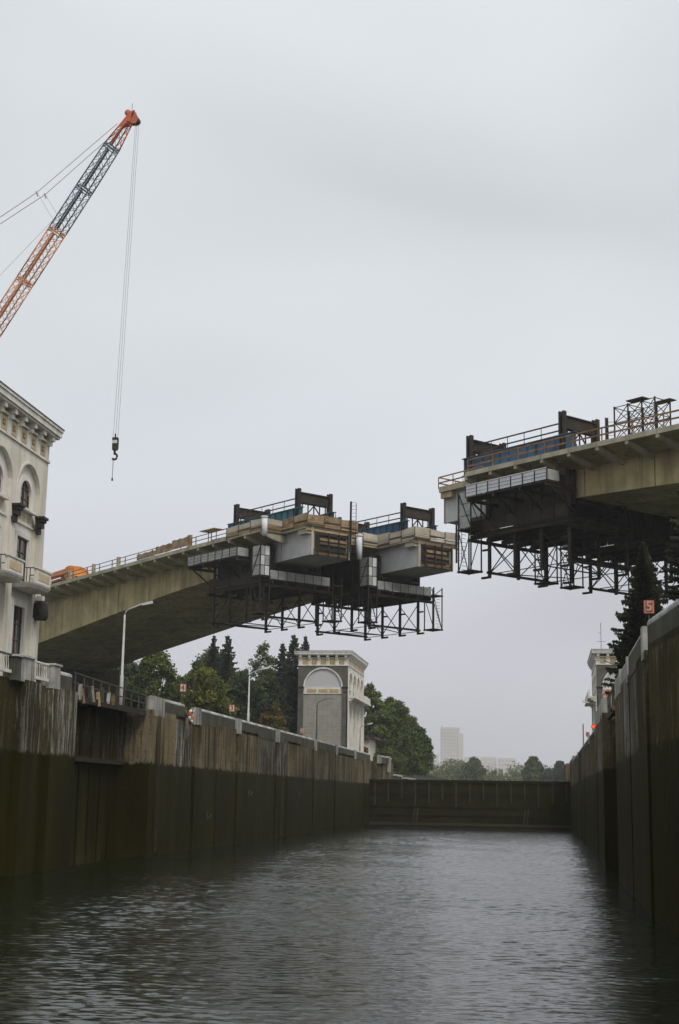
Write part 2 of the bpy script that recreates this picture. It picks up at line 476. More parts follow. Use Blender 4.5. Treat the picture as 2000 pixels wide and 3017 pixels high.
IDENT = lambda a, b, c: Vector((a, b, c))
class MB:
    """collects boxes, bars, tubes and faces of one piece; points go through tf(a, b, c)"""
    def __init__(self, tf=None):
        self.v, self.f, self.tf = [], [], tf or IDENT
    def pt(self, p):
        self.v.append(tuple(self.tf(*p)))
        return len(self.v) - 1
    def face(self, pts):
        self.f.append([self.pt(p) for p in pts])
    def box(self, a0, a1, b0, b1, c0, c1):
        i = len(self.v)
        for c in (c0, c1):
            for p in ((a0, b0), (a1, b0), (a1, b1), (a0, b1)):
                self.pt((p[0], p[1], c))
        self.f += [[i, i + 3, i + 2, i + 1], [i + 4, i + 5, i + 6, i + 7], [i, i + 1, i + 5, i + 4],
                   [i + 1, i + 2, i + 6, i + 5], [i + 2, i + 3, i + 7, i + 6], [i + 3, i, i + 4, i + 7]]
        return self
    def hexa(self, lower, upper):
        i = len(self.v)
        n = len(lower)
        for p in lower: self.pt(p)
        for p in upper: self.pt(p)
        self.f.append([i + k for k in reversed(range(n))])
        self.f.append([i + n + k for k in range(n)])
        for k in range(n):
            k2 = (k + 1) % n
            self.f.append([i + k, i + k2, i + n + k2, i + n + k])
        return self
    def tube(self, pts, r, seg=6, caps=True):
        pts = [Vector(self.tf(*p)) for p in pts]
        rr = r if isinstance(r, (list, tuple)) else [r] * len(pts)
        i0 = len(self.v)
        for k, p in enumerate(pts):
            d = (pts[min(k + 1, len(pts) - 1)] - pts[max(k - 1, 0)]).normalized()
            up = Vector((0, 0, 1)) if abs(d.z) < 0.9 else Vector((1, 0, 0))
            x = d.cross(up).normalized()
            y = d.cross(x)
            for s in range(seg):
                a = 2 * math.pi * s / seg
                self.v.append(tuple(p + (x * math.cos(a) + y * math.sin(a)) * rr[k]))
        for k in range(len(pts) - 1):
            for s in range(seg):
                s2 = (s + 1) % seg
                self.f.append([i0 + k * seg + s, i0 + k * seg + s2, i0 + (k + 1) * seg + s2, i0 + (k + 1) * seg + s])
        if caps:
            self.f.append([i0 + s for s in reversed(range(seg))])
            e = i0 + (len(pts) - 1) * seg
            self.f.append([e + s for s in range(seg)])
        return self
    def bar(self, p, q, w, h):
        p, q = Vector(self.tf(*p)), Vector(self.tf(*q))
        d = (q - p).normalized()
        up = Vector((0, 0, 1)) if abs(d.z) < 0.95 else Vector((0, 1, 0))
        x = d.cross(up).normalized() * (w / 2)
        y = d.cross(x).normalized() * (h / 2)
        i = len(self.v)
        for e in (p, q):
            for s in (-x - y, x - y, x + y, -x + y):
                self.v.append(tuple(e + s))
        self.f += [[i, i + 3, i + 2, i + 1], [i + 4, i + 5, i + 6, i + 7], [i, i + 1, i + 5, i + 4],
                   [i + 1, i + 2, i + 6, i + 5], [i + 2, i + 3, i + 7, i + 6], [i + 3, i, i + 4, i + 7]]
        return self
    def mesh(self, name, m, smooth=False):
        me = bpy.data.meshes.new(name)
        me.from_pydata(self.v, [], self.f)
        me.materials.append(m if not isinstance(m, str) else MAT[m])
        if smooth:
            me.polygons.foreach_set('use_smooth', [True] * len(me.polygons))
        me.update()
        return me
    def build(self, name, m, parent=None, smooth=False):
        o = bpy.data.objects.new(name, self.mesh(name, m, smooth))
        return link(o, parent)

_cubes = {}
def cube(m):
    if m not in _cubes:
        _cubes[m] = MB().box(-.5, .5, -.5, .5, -.5, .5).mesh('block_' + m, m)
    return _cubes[m]
def blk(name, m, parent, fr, a0, a1, b0, b1, c0, c1):
    """a box in frame fr (4x4, axes a, b, c) that shares one cube mesh per material"""
    o = bpy.data.objects.new(name, cube(m))
    link(o, parent)
    o.matrix_basis = fr @ Matrix.Translation(((a0 + a1) / 2, (b0 + b1) / 2, (c0 + c1) / 2)) @ \
        Matrix.Diagonal((a1 - a0, b1 - b0, c1 - c0, 1))
    return o
I4 = Matrix.Identity(4)
def bar(name, m, parent, p, q, w, h, fr=None):
    if fr is not None:
        p, q = fr @ Vector(p), fr @ Vector(q)
    else:
        p, q = Vector(p), Vector(q)
    d = q - p
    ln = d.length
    d.normalize()
    up = Vector((0, 0, 1)) if abs(d.z) < 0.95 else (fr.to_3x3().col[1].copy() if fr is not None else Vector((0, 1, 0)))
    x = d.cross(up).normalized()
    y = x.cross(d)
    c = (p + q) / 2
    o = bpy.data.objects.new(name, cube(m))
    link(o, parent)
    o.matrix_basis = Matrix(((x.x * w, d.x * ln, y.x * h, c.x), (x.y * w, d.y * ln, y.y * h, c.y),
                             (x.z * w, d.z * ln, y.z * h, c.z), (0, 0, 0, 1)))
    return o
def frame(origin, a, b, c=(0, 0, 1)):
    return Matrix(((a[0], b[0], c[0], origin[0]), (a[1], b[1], c[1], origin[1]),
                   (a[2], b[2], c[2], origin[2]), (0, 0, 0, 1)))
def ftf(fr):
    return lambda a, b, c: fr @ Vector((a, b, c))
def glyph(name, text, size, m, parent, mtx):
    cu = bpy.data.curves.new(name, 'FONT')
    cu.body = text
    cu.size = size
    cu.extrude = 0.008
    cu.offset = 0.012
    cu.align_x = 'CENTER'
    cu.align_y = 'CENTER'
    tmp = bpy.data.objects.new(name + '_tmp', cu)
    COL.objects.link(tmp)
    bpy.context.view_layer.update()
    me = bpy.data.meshes.new_from_object(tmp.evaluated_get(bpy.context.evaluated_depsgraph_get()))
    bpy.data.objects.remove(tmp)
    me.materials.clear()
    me.materials.append(MAT[m])
    o = bpy.data.objects.new(name, me)
    link(o, parent)
    o.matrix_basis = mtx
    return o
# ================================================================== SETTING
XL, XR, QZ = -25.7, 3.75, 9.5      # chamber wall faces and quay level
GATE_Y = 212.0

# ---- ground: one sheet with the lock chamber and the upper pool cut out of it
def ground():
    m = MB()
    z = 9.40
    x0, x1 = -27.3, 5.4
    for (a, b, c, d) in ((-1490, x0, -140, 3150), (x1, 1490, -140, 3150), (x0, x1, 900, 3150), (x0, x1, -140, -70)):
        m.face([(a, c, z), (b, c, z), (b, d, z), (a, d, z)])
    return tag(m.build('ground', 'ground'), kind='structure')
ground()
q = MB()
q.face([(-46, -60, 9.41), (-27.2, -60, 9.41), (-27.2, 262, 9.41), (-46, 262, 9.41)])
tag(q.build('quay_pavement_left', 'paving'), kind='structure')
q = MB()
q.face([(5.3, -60, 9.41), (16, -60, 9.41), (16, 262, 9.41), (5.3, 262, 9.41)])
tag(q.build('quay_pavement_right', 'paving'), kind='structure')
q = MB()
q.face([(-27.3, 214, 5.9), (5.4, 214, 5.9), (5.4, 900, 5.9), (-27.3, 900, 5.9)])
tag(q.build('upper_pool_water', 'water'), kind='structure')

# ---- chamber water: a wave surface, finer near the camera
def chamber_water():
    ys = [-70.0, -40.0, -15.0, 0.0, 8.0, 14.0, 18.0]
    while ys[-1] < GATE_Y:
        ys.append(ys[-1] + max(0.07, 0.0012 * ys[-1]))
    ys = np.array(ys)
    xs = np.linspace(XL - 0.6, XR + 2.6, 170)
    X, Y = np.meshgrid(xs, ys)
    dy = np.gradient(ys)[:, None]
    Z = np.zeros_like(X)
    r = np.random.default_rng(5)
    for i in range(64):
        lam = 0.22 * (3.6 ** r.random())
        ang = r.normal(0.15, 0.5)
        kx, ky = math.sin(ang) * 2 * math.pi / lam, math.cos(ang) * 2 * math.pi / lam
        amp = 0.0038 * lam ** 0.9
        att = np.clip((lam - 1.9 * dy) / (0.8 * dy), 0, 1)
        group = 0.6 + 0.4 * np.sin(X * r.uniform(-.25, .25) + Y * r.uniform(-.15, .15) + r.uniform(0, 6))
        Z += amp * att * group * np.sin(kx * X + ky * Y + r.uniform(0, 6.28))
    Z *= 0.78 + 0.3 * np.sin(X * 0.21 + Y * 0.05 + 1.0) * np.sin(Y * 0.11 - X * 0.13) + 0.2 * np.sin(Y * 0.37 + X * 0.3)
    ny, nx = X.shape
    co = np.stack([X, Y, Z], -1).reshape(-1, 3)
    idx = np.arange(ny * nx).reshape(ny, nx)
    quads = np.stack([idx[:-1, :-1], idx[:-1, 1:], idx[1:, 1:], idx[1:, :-1]], -1).reshape(-1, 4)
    me = bpy.data.meshes.new('water')
    me.vertices.add(len(co))
    me.vertices.foreach_set('co', co.ravel())
    me.loops.add(quads.size)
    me.loops.foreach_set('vertex_index', quads.ravel())
    me.polygons.add(len(quads))
    me.polygons.foreach_set('loop_start', np.arange(0, quads.size, 4))
    me.polygons.foreach_set('use_smooth', np.ones(len(quads), bool))
    me.update()
    me.validate()
    me.materials.append(MAT['water'])
    o = bpy.data.objects.new('water', me)
    link(o)
    return tag(o, kind='structure')
chamber_water()

# ---- lock walls
def wall_block(parent, x_face, x_back, y0, y1, m='lock_wall', z0=-2.5, z1=QZ):
    s = 0.035
    mb = MB()
    mb.box(min(x_face, x_back), max(x_face, x_back), y0 + s, y1 - s, z0, z1)
    return mb.build('wall_block', m, parent)

left_wall = thing('lock_wall', 'long stained concrete lock wall on the left below the lamp posts', 'wall', (-27, 140, 0))
blocks_l = [(-70, 58, -25.72, 'lock_wall_dark'), (58, 67.9, -25.95, 'lock_wall_dark'), (67.9, 70.3, -25.5, 'lock_wall_lime'),
            (70.3, 72.2, -26.0, 'lock_wall_dark'), (72.2, 76.3, -25.6, 'lock_wall_lime'),
            (91.6, 95.2, -25.62, 'lock_wall'), (95.2, 98.2, -25.66, 'lock_wall_pale'), (98.2, 103.4, -25.68, 'lock_wall_lime'), (103.4, 104.3, -25.95, 'lock_wall_dark'), (104.3, 111.5, -25.7, 'lock_wall'), (111.5, 118.4, -25.66, 'lock_wall'),
            (118.4, 119.4, -25.9, 'lock_wall_dark'), (119.4, 128, -25.68, 'lock_wall'), (128, 136.6, -25.72, 'lock_wall_lime'), (136.6, 137.3, -25.9, 'lock_wall_dark'), (137.3, 142.6, -25.7, 'lock_wall_lime'), (142.6, 143.3, -25.9, 'lock_wall_dark'), (143.3, 151, -25.68, 'lock_wall'),
            (151, 159.6, -25.7, 'lock_wall'), (160.0, 168, -25.66, 'lock_wall'), (168, 176.6, -25.7, 'lock_wall'), (176.6, 177.3, -25.9, 'lock_wall_dark'), (177.3, 194.5, -25.68, 'lock_wall'),
            (194.5, 205, -25.72, 'lock_wall'), (205, 213.4, -25.6, 'lock_wall')]
for y0, y1, xf, m in blocks_l:
    wall_block(left_wall, xf, -28.4, y0, y1, m)
wall_block(left_wall, -28.3, -29.4, 76.3, 91.6, 'lock_wall_dark')       # back of the niche
MB().box(-29.0, -27.9, 57, 213, -2.5, 9.38).build('wall_core', 'lock_wall_dark', left_wall)
# beyond the gate
wall_block(left_wall, -25.2, -28.4, 218.0, 224.5, 'lock_wall')
wall_block(left_wall, -24.6, -28.4, 226.0, 236.0, 'lock_wall')
wall_block(left_wall, -27.6, -28.4, 213.4, 218.0, 'lock_wall_dark')
blk('coping', 'coping', left_wall, I4, -28.4, -24.4, 236.2, 250, 7.6, 7.9)
blk('low_wall', 'lock_wall', left_wall, I4, -28.2, -24.6, 236.2, 250, -2, 7.6)
blk('coping', 'coping', left_wall, I4, -28.4, -23.6, 250.2, 268, 7.3, 7.55)
blk('low_wall', 'lock_wall', left_wall, I4, -28.2, -23.8, 250.2, 268, -2, 7.3)

right_wall = thing('lock_wall', 'dark streaked concrete lock wall rising steeply on the right edge', 'wall', (5, 120, 0))
def flared(parent, ya, xa, yb, xb, m):
    mb = MB()
    mb.hexa([(xa, ya, -2.5), (xb, yb, -2.5), (xb + 2.2, yb, -2.5), (xa + 2.2, ya, -2.5)],
            [(xa, ya, QZ), (xb, yb, QZ), (xb + 2.2, yb, QZ), (xa + 2.2, ya, QZ)])
    return mb.build('wall_block', m, parent)
flared(right_wall, 28, 6.1, 51.4, 3.72, 'lock_wall_dark')
flared(right_wall, -70, 6.5, 27.94, 6.1, 'lock_wall_dark')
blocks_r = [(51.5, 53.2, 3.95, 'lock_wall_dark'), (53.2, 58.2, 3.73, 'lock_wall_dark'), (58.2, 63.6, 3.76, 'lock_wall_lime'), (63.6, 70, 3.72, 'lock_wall_lime'), (70, 76.3, 3.75, 'lock_wall'),
            (91.6, 95.5, 3.7, 'lock_wall'), (95.5, 103.6, 3.75, 'lock_wall_lime'), (104.3, 118.5, 3.73, 'lock_wall'), (118.9, 136.7, 3.76, 'lock_wall'),
            (137, 148, 3.74, 'lock_wall'), (148.3, 160, 3.72, 'lock_wall_dark'), (160.3, 172, 3.76, 'lock_wall'), (172.3, 185, 3.74, 'lock_wall'), (185.3, 199, 3.73, 'lock_wall'), (199.3, 213.4, 3.75, 'lock_wall_dark')]
for y0, y1, xf, m in blocks_r:
    wall_block(right_wall, xf, 6.3, y0, y1, m, z1=QZ if y0 < 104 else 8.95)
wall_block(right_wall, 6.2, 7.2, 76.3, 91.6, 'lock_wall_dark')
wall_block(right_wall, 5.0, 6.4, 213.4, 218, 'lock_wall_dark')
wall_block(right_wall, 3.3, 6.3, 218, 250, 'lock_wall')

# ---- parapets with rounded pale copings and whitewashed end piers
def parapet(label, x, side, y0, y1, z1=10.22, piers=True, m='parapet', cop=True, x_at=None, seg=4.2, base=9.25):
    """side=+1: face towards +X (left quay), -1: towards -X"""
    t = thing('parapet', label, 'parapet', (x, (y0 + y1) / 2, QZ), 'parapets along the lock walls')
    f0, f1 = (x - 0.42, x) if side > 0 else (x, x + 0.42)
    n = max(1, round((y1 - y0) / seg))
    ys = [y0 + (y1 - y0) * k / n for k in range(n + 1)]
    for k in range(n):
        blk('slab', m, t, I4, f0, f1, ys[k] + 0.012, ys[k + 1] - 0.012, base, z1)
    if cop:
        for k in range(n):
            MB().tube([((f0 + f1) / 2, ys[k] + 0.02, z1 + 0.03), ((f0 + f1) / 2, ys[k + 1] - 0.02, z1 + 0.03)], 0.2, 10).build('coping', 'coping', t, True)
    if piers:
        e = 0.06
        blk('end_pier', 'pier_white', t, I4, f0 - e, f1 + e, y0 - 0.05, y0 + piers, base - 0.1, z1 + 0.2)
    return t
for y0, y1, pr, lab in ((73.5, 75.5, 0.0, 'short pale pipe coped parapet stub just before the left wall niche'),
                        (92.2, 100.7, 2.7, 'parapet section with streaked white end right of the left niche'),
                        (104.3, 118.0, 1.3, 'parapet section between the red and white lifebuoy and the number 3 sign'),
                        (119.2, 136.4, 1.1, 'parapet section below the second lamp post on the left quay'),
                        (137.2, 142.5, 1.3, 'short parapet section left of the far lock tower'),
                        (143.4, 160.2, 0.0, 'parapet section in front of the number 2 sign'),
                        (160.5, 177.0, 1.5, 'parapet section below the third lamp post by the tower'),
                        (177.4, 195.0, 1.5, 'parapet section in front of the far left lock tower'),
                        (195.3, 213.2, 1.5, 'last parapet section on the left before the gate'),
                        (218.2, 235.8, 1.2, 'parapet on the wall just beyond the gate, left')):
    parapet(lab, XL + 0.02 if y0 < 215 else -24.75, 1, y0, y1, piers=pr)
blk('end_pier', 'pier_white', parapet('grey stepped parapet block beyond the left gate recess', -24.4, 1, 226.2, 230.0, piers=0), I4, -24.9, -24.3, 227.0, 229.4, 8.0, 10.5)

# flared near parapet on the right, then sections
t = thing('parapet', 'big flared parapet with round coping at the right picture edge', 'parapet', (5, 40, QZ), 'parapets along the lock walls')
for k in range(5):
    y0, y1 = 28 + k * 4.68 + 0.02, 28 + (k + 1) * 4.68 - 0.02
    xa, xb = 6.1 - (y0 - 28) * 2.38 / 23.4, 6.1 - (y1 - 28) * 2.38 / 23.4
    MB().hexa([(xa, y0, 9.25), (xb, y1, 9.25), (xb + .45, y1, 9.25), (xa + .45, y0, 9.25)],
              [(xa, y0, 10.2), (xb, y1, 10.2), (xb + .45, y1, 10.2), (xa + .45, y0, 10.2)]).build('slab', 'parapet', t)
    MB().tube([(xa + .22, y0, 10.22), (xb + .22, y1, 10.22)], 0.24, 10).build('coping', 'coping', t, True)
for y0, y1, z1, pr, m, lab in ((53.4, 63.2, 10.2, 0.8, 'parapet', 'short parapet section beneath the number 5 sign on the right'),
                               (63.8, 69.6, 10.1, 0.6, 'pier_white', 'white streaked parapet boards on the right wall below the spruce'),
                               (69.9, 75.8, 10.1, 0.6, 'pier_white', 'pale parapet piece beside the right wall niche'),
                               (92.0, 103.8, 10.2, 1.2, 'pier_white', 'pale parapet section on the right below the number 4 sign'),
                               (104.5, 118.3, 9.1, 0.6, 'parapet', 'grey parapet section right of the red signal light'),
                               (119.0, 160, 9.1, 0.6, 'parapet', 'long low parapet on the right running past the red signal'),
                               (160.5, 186, 9.1, 0.6, 'parapet', 'low parapet on the far right wall by the number 3 sign'),
                               (187, 213, 9.5, 1.2, 'parapet', 'last parapet on the right wall before the gate')):
    parapet(lab, XR - 0.02, -1, y0, y1, z1, pr, m, cop=True, base=9.25 if y0 < 104 else 8.7)

# ---- niches: catwalk, guides, sill, handrail
def niche(side, label):
    t = thing('niche_catwalk', label, 'catwalk', (XL - 1 if side > 0 else XR + 1, 84, 9.2), 'catwalks across the wall niches')
    X = (lambda d: XL - d) if side > 0 else (lambda d: XR + d)
    def bx(name, m, d0, d1, y0, y1, z0, z1):
        a, b = sorted((X(d0), X(d1)))
        return blk(name, m, t, I4, a, b, y0, y1, z0, z1)
    bx('edge_beam', 'form_steel', 0.25, 0.45, 76.4, 91.5, 9.05, 9.4)
    bx('floor_plate', 'dark_steel', 0.45, 2.4, 76.4, 91.5, 9.25, 9.33)
    for k in range(10):
        y = 76.9 + k * 1.6
        bar('railing_post', 'rail_dark', t, (X(0.3), y, 9.3), (X(0.3), y, 10.5), 0.07, 0.07)
    for z, m in ((10.5, 'rail_dark'), (9.95, 'rail_dark')):
        bar('handrail', m, t, (X(0.3), 76.6, z + 0.12), (X(0.3), 91.4, z - 0.12), 0.06, 0.06)
    for k in range(7):
        y = 77.6 + k * 2.1
        bx('guide', 'form_steel', 2.2, 2.45, y, y + 0.22, -1, 9.0)
    bx('sill_beam', 'form_steel', 1.6, 2.6, 76.4, 91.5, 5.85, 6.1)
    rr = random.Random(3)
    for k in range(9):
        y = 77.4 + k * 0.85 + rr.random() * 0.5
        p = (X(0.2), y, 9.0 + rr.random() * 0.3)
        q_ = (X(0.1 + rr.random() * 0.3), y + rr.uniform(-0.25, 0.25), 9.7 + rr.random() * 0.55)
        bar('board', ('pier_white', 'wood', 'parapet')[k % 3], t, p, q_, 0.22, 0.04)
    return t
niche(1, 'rusty catwalk with boards and handrail across the niche in the left wall')
niche(-1, 'dark catwalk across the niche in the right wall')

# ---- forged railing and piers at the near left corner of the quay
_bal = None
def baluster_mesh():
    global _bal
    if _bal is None:
        pts = [(0, 0.05 * math.sin(k / 8 * 2 * math.pi), k / 8 * 0.72) for k in range(9)]
        _bal = MB().tube(pts, 0.022, 5).mesh('baluster', 'trim', True)
    return _bal
def forged_rail(label, y0, y1, m):
    t = thing('forged_railing', label, 'railing', (XL, (y0 + y1) / 2, QZ), 'forged quay railings')
    bar('top_rail', m, t, (XL - 0.2, y0, 10.62), (XL - 0.2, y1, 10.62), 0.09, 0.08)
    bar('bottom_rail', 'trim', t, (XL - 0.2, y0, 9.8), (XL - 0.2, y1, 9.8), 0.16, 0.16)
    n = int((y1 - y0) / 0.26)
    for k in range(n):
        o = bpy.data.objects.new('baluster', baluster_mesh())
        link(o, t)
        o.matrix_basis = Matrix.Translation((XL - 0.2, y0 + 0.15 + k * 0.26, 9.87))
forged_rail('forged railing with pale wavy balusters at the bottom left corner of the building', 60.5, 66.7, 'rail_dark')
forged_rail('short forged railing between two white quay piers below the building corner', 69.6, 72.1, 'trim')
def quay_pier(label, y0, y1, m, z1=10.72):
    t = thing('quay_pier', label, 'pier', (XL, y0, QZ), 'whitewashed railing piers')
    MB().hexa([(XL - .6, y0, 9.4), (XL + .12, y0, 9.4), (XL + .12, y1, 9.4), (XL - .6, y1, 9.4)],
              [(XL - .56, y0 + .04, z1 - .1), (XL + .08, y0 + .04, z1 - .1), (XL + .08, y1 - .04, z1 - .1), (XL - .56, y1 - .04, z1 - .1)]).build('shaft', m, t)
    blk('cap', 'coping', t, I4, XL - .66, XL + .16, y0 - .04, y1 + .04, z1 - .1, z1)
quay_pier('wide whitewashed railing pier left of the short forged railing', 67.5, 69.3, 'pier_white')
quay_pier('whitewashed railing pier at the right end of the short forged railing', 72.2, 73.3, 'pier_white')
quay_pier('narrow dark railing pier beside the wavy balusters', 66.75, 67.4, 'parapet', 10.66)

# ---- lifebuoy and chain in the gap of the left parapet
t = thing('lifebuoy', 'red and white lifebuoy in the gap of the left parapet', 'lifebuoy', (XL, 102.2, 9.9))
for k in range(8):
    pts = [(XL + 0.1, 102.2 + 0.42 * math.cos(a), 9.62 + 0.42 * math.sin(a)) for a in [2 * math.pi * (k + j / 4) / 8 for j in range(5)]]
    MB().tube(pts, 0.11, 7).build('ring_section', 'sign_red' if k % 2 else 'white', t, True)
t = thing('rope', 'pale rope sagging across the gap in the left parapet', 'rope', (XL, 102, 10))
MB().tube([(XL - 0.1, 100.7 + 3.6 * k / 10, 10.3 - 0.62 * math.sin(math.pi * k / 10) + 0.05 * k / 10) for k in range(11)], 0.05, 6).build('strand', 'coping', t, True)

# ---- lock gate
gate = thing('lock_gate', 'dark steel lock gate closing the far end of the chamber', 'gate', (-11, GATE_Y, 0))
blk('skin_plate', 'gate', gate, I4, XL - 1.9, XR + 1.2, GATE_Y, GATE_Y + 0.3, -2.5, 6.35)
blk('top_beam', 'gate', gate, I4, XL - 1.9, XR + 1.2, GATE_Y - 0.25, GATE_Y + 0.9, 6.35, 6.72)
blk('sill_timber', 'gate_rib', gate, I4, XL, XR, GATE_Y - 0.55, GATE_Y - 0.02, 0.12, 0.5)
for k in range(15):
    x = XL + 0.9 + k * 2.0
    blk('rib', 'gate_rib', gate, I4, x - 0.11, x + 0.11, GATE_Y - 0.22, GATE_Y - 0.005, 2.9 + 0.5 * ((k * 7) % 3), 6.3)
for z in (1.6, 2.8, 4.6):
    blk('girder', 'gate', gate, I4, XL, XR, GATE_Y - 0.16, GATE_Y - 0.003, z, z + 0.22)
for x in (-18.6, -2.5):
    for dx in (-0.28, 0.28):
        bar('ladder_rail', 'parapet', gate, (x + dx - 0.25, GATE_Y - 0.35, 0.6), (x + dx, GATE_Y - 0.3, 2.7), 0.09, 0.09)
    for k in range(7):
        z = 0.75 + k * 0.29
        bar('rung', 'parapet', gate, (x - 0.28 - 0.25 * (1 - (z - .6) / 2.1), GATE_Y - 0.34, z), (x + 0.28 - 0.25 * (1 - (z - .6) / 2.1), GATE_Y - 0.34, z), 0.07, 0.07)

# ---- lamp posts
def lamp(label, x, y, arm, m, h=6.5):
    t = thing('street_lamp', label, 'street lamp', (x, y, 9.4), 'street lamps along the lock')
    z = 9.4
    MB().tube([(x, y, z), (x, y, z + 2.4), (x, y, z + 2.42), (x, y, z + h)], [0.13, 0.12, 0.09, 0.065], 8).build('pole', m, t, True)
    s = 1 if arm > 0 else -1
    MB().tube([(x, y, z + h), (x + s * .05, y, z + h + .18), (x + s * .2, y, z + h + .33), (x + s * .5, y, z + h + .45),
               (x + arm, y, z + h + .72)], 0.045, 6).build('arm', m, t, True)
    a, b = x + arm, x + arm + s * 0.75
    MB().hexa([(a, y - .06, z + h + .62), (b, y - .12, z + h + .74), (b, y + .12, z + h + .74), (a, y + .06, z + h + .62)],
              [(a, y - .07, z + h + .76), (b, y - .1, z + h + .94), (b, y + .1, z + h + .94), (a, y + .07, z + h + .76)]).build('lamp_head', 'white', t)
    return t
lamp('tall pale street lamp in front of the dark bridge soffit, nearest on the left', -28, 92.4, 1.15, 'lamp_metal')
lamp('pale street lamp in front of the trees left of the far lock tower', -28, 134.3, 1.15, 'lamp_metal', 5.9)
lamp('thin dull street lamp standing in front of the far tower', -28, 176.2, 1.15, 'lamp_dark', 5.9)
lamp('farthest street lamp with its head showing right of the left tower', -28, 219.0, 1.15, 'lamp_dark', 5.0)
lamp('street lamp on the right quay half hidden by the spruce', 6.2, 120.0, -1.15, 'lamp_dark', 5.4)
lamp('small street lamp on the right quay in front of the right tower', 6.2, 160.0, -1.15, 'lamp_dark', 4.6)

# ---- number boards
def number_board(label, x, y, z, num, w=0.46, h=0.6, red_field=False, post=True):
    t = thing('number_board', label, 'sign', (x, y, 9.4), 'distance boards along the lock')
    if post:
        bar('post', 'rail_dark', t, (x, y + 0.05, 9.4), (x, y + 0.05, z - h / 2 + 0.05), 0.05, 0.05)
    blk('board', 'white', t, I4, x - w / 2, x + w / 2, y - 0.02, y + 0.02, z - h / 2, z + h / 2)
    e = 0.035
    for (a, b, c, d) in ((-w / 2, w / 2, -h / 2, -h / 2 + e), (-w / 2, w / 2, h / 2 - e, h / 2), (-w / 2, -w / 2 + e, -h / 2 + e, h / 2 - e), (w / 2 - e, w / 2, -h / 2 + e, h / 2 - e)):
        blk('border', 'sign_red', t, I4, x + a, x + b, y - 0.032, y - 0.021, z + c, z + d)
    if red_field:
        blk('field', 'faded_red', t, I4, x - w / 2 + .06, x + w / 2 - .06, y - 0.034, y - 0.022, z - h / 2 + .06, z + h / 2 - .06)
    R = Matrix.Rotation(math.pi / 2, 4, 'X')
    glyph('digit', num, h * 1.0, 'faded_pale' if red_field else 'sign_red', t, Matrix.Translation((x, y - 0.048, z)) @ R)
number_board('white board with red number 4 above the left parapet', -27.2, 105.8, 12.0, '4')
number_board('small board with red number 3 before the trees on the left', -27.2, 123.3, 11.55, '3')
number_board('small board with red number 2 at the foot of the left tower', -27.2, 160.8, 11.38, '2')
number_board('orange red board with number 5 under the right spruce', 4.78, 64.6, 12.62, '5', red_field=True)
number_board('white board with red number 4 in front of the right tower', 4.85, 112.5, 12.2, '4', 0.42, 0.62)
number_board('distant board with number 3 beside a post on the right quay', 4.95, 164.0, 11.4, '3', 0.4, 0.5, red_field=True)
t = thing('marker_post', 'tall thin rusty post beside the far number board on the right', 'post', (4.6, 170, 9.4))
bar('shaft', 'rust', t, (4.68, 172, 9.4), (4.68, 172, 12.9), 0.14, 0.14)
blk('cap', 'white', t, I4, 4.58, 4.78, 171.9, 172.1, 12.9, 13.0)

# ---- red signal light on the right quay
t = thing('signal_light', 'glowing red signal light above the right lock wall', 'signal light', (4.6, 133.5, 9.4))
bar('post', 'rail_dark', t, (4.62, 133.6, 9.4), (4.62, 133.6, 10.55), 0.08, 0.08)
MB().tube([(4.62, 133.75, 10.72), (4.62, 133.45, 10.72)], 0.24, 14).build('housing', 'black', t, True)
MB().tube([(4.62, 133.44, 10.72), (4.62, 133.40, 10.72), (4.62, 133.36, 10.72)], [0.18, 0.17, 0.08], 14).build('lens', 'signal_red', t, True)
MB().tube([(4.62, 133.44, 10.72), (4.62, 133.42, 10.72)], 0.19, 14).build('lens_ring', 'signal_red', t, True)

# ---- ladders and mooring hooks let into the chamber walls
def wall_ladder(label, x, y, s, z0, z1):
    t = thing('wall_ladder', label, 'ladder', (x, y, z0), 'iron ladders on the chamber walls')
    for d in (-0.24, 0.24):
        bar('rail', 'gate_rib', t, (x + s * 0.1, y + d, z0), (x + s * 0.1, y + d, z1), 0.05, 0.05)
    k = int((z1 - z0) / 0.42)
    for i in range(k):
        z = z0 + 0.2 + i * 0.42
        bar('rung', 'gate_rib', t, (x + s * 0.1, y - 0.24, z), (x + s * 0.1, y + 0.24, z), 0.035, 0.035)
wall_ladder('iron ladder running down the left wall below the short parapet section', -25.7, 140.0, 1, 0.2, 9.2)
wall_ladder('iron ladder running down the left wall near the niche', -25.62, 93.4, 1, 0.2, 9.2)
def mooring_hook(label, x, y, z, s):
    t = thing('mooring_hook', label, 'mooring hook', (x, y, z), 'mooring hooks on the left chamber wall')
    blk('plate', 'gate_rib', t, I4, min(x, x + s * .06), max(x, x + s * .06), y - .35, y + .35, z - .3, z + .3)
    MB().tube([(x + s * .06, y, z - .1), (x + s * .3, y, z - .12), (x + s * .36, y, z + .02), (x + s * .34, y, z + .2)], [.07, .07, .06, .04], 7).build('hook', 'rail_dark', t, True)
for y, z, lab in ((124.0, 4.2, 'mooring hook on the left wall below the number 3 board'), (150.0, 4.2, 'mooring hook on the left wall left of the number 2 board'), (108.5, 2.4, 'low mooring hook on the left wall below the number 4 board')):
    mooring_hook(lab, -25.68, y, z, 1)
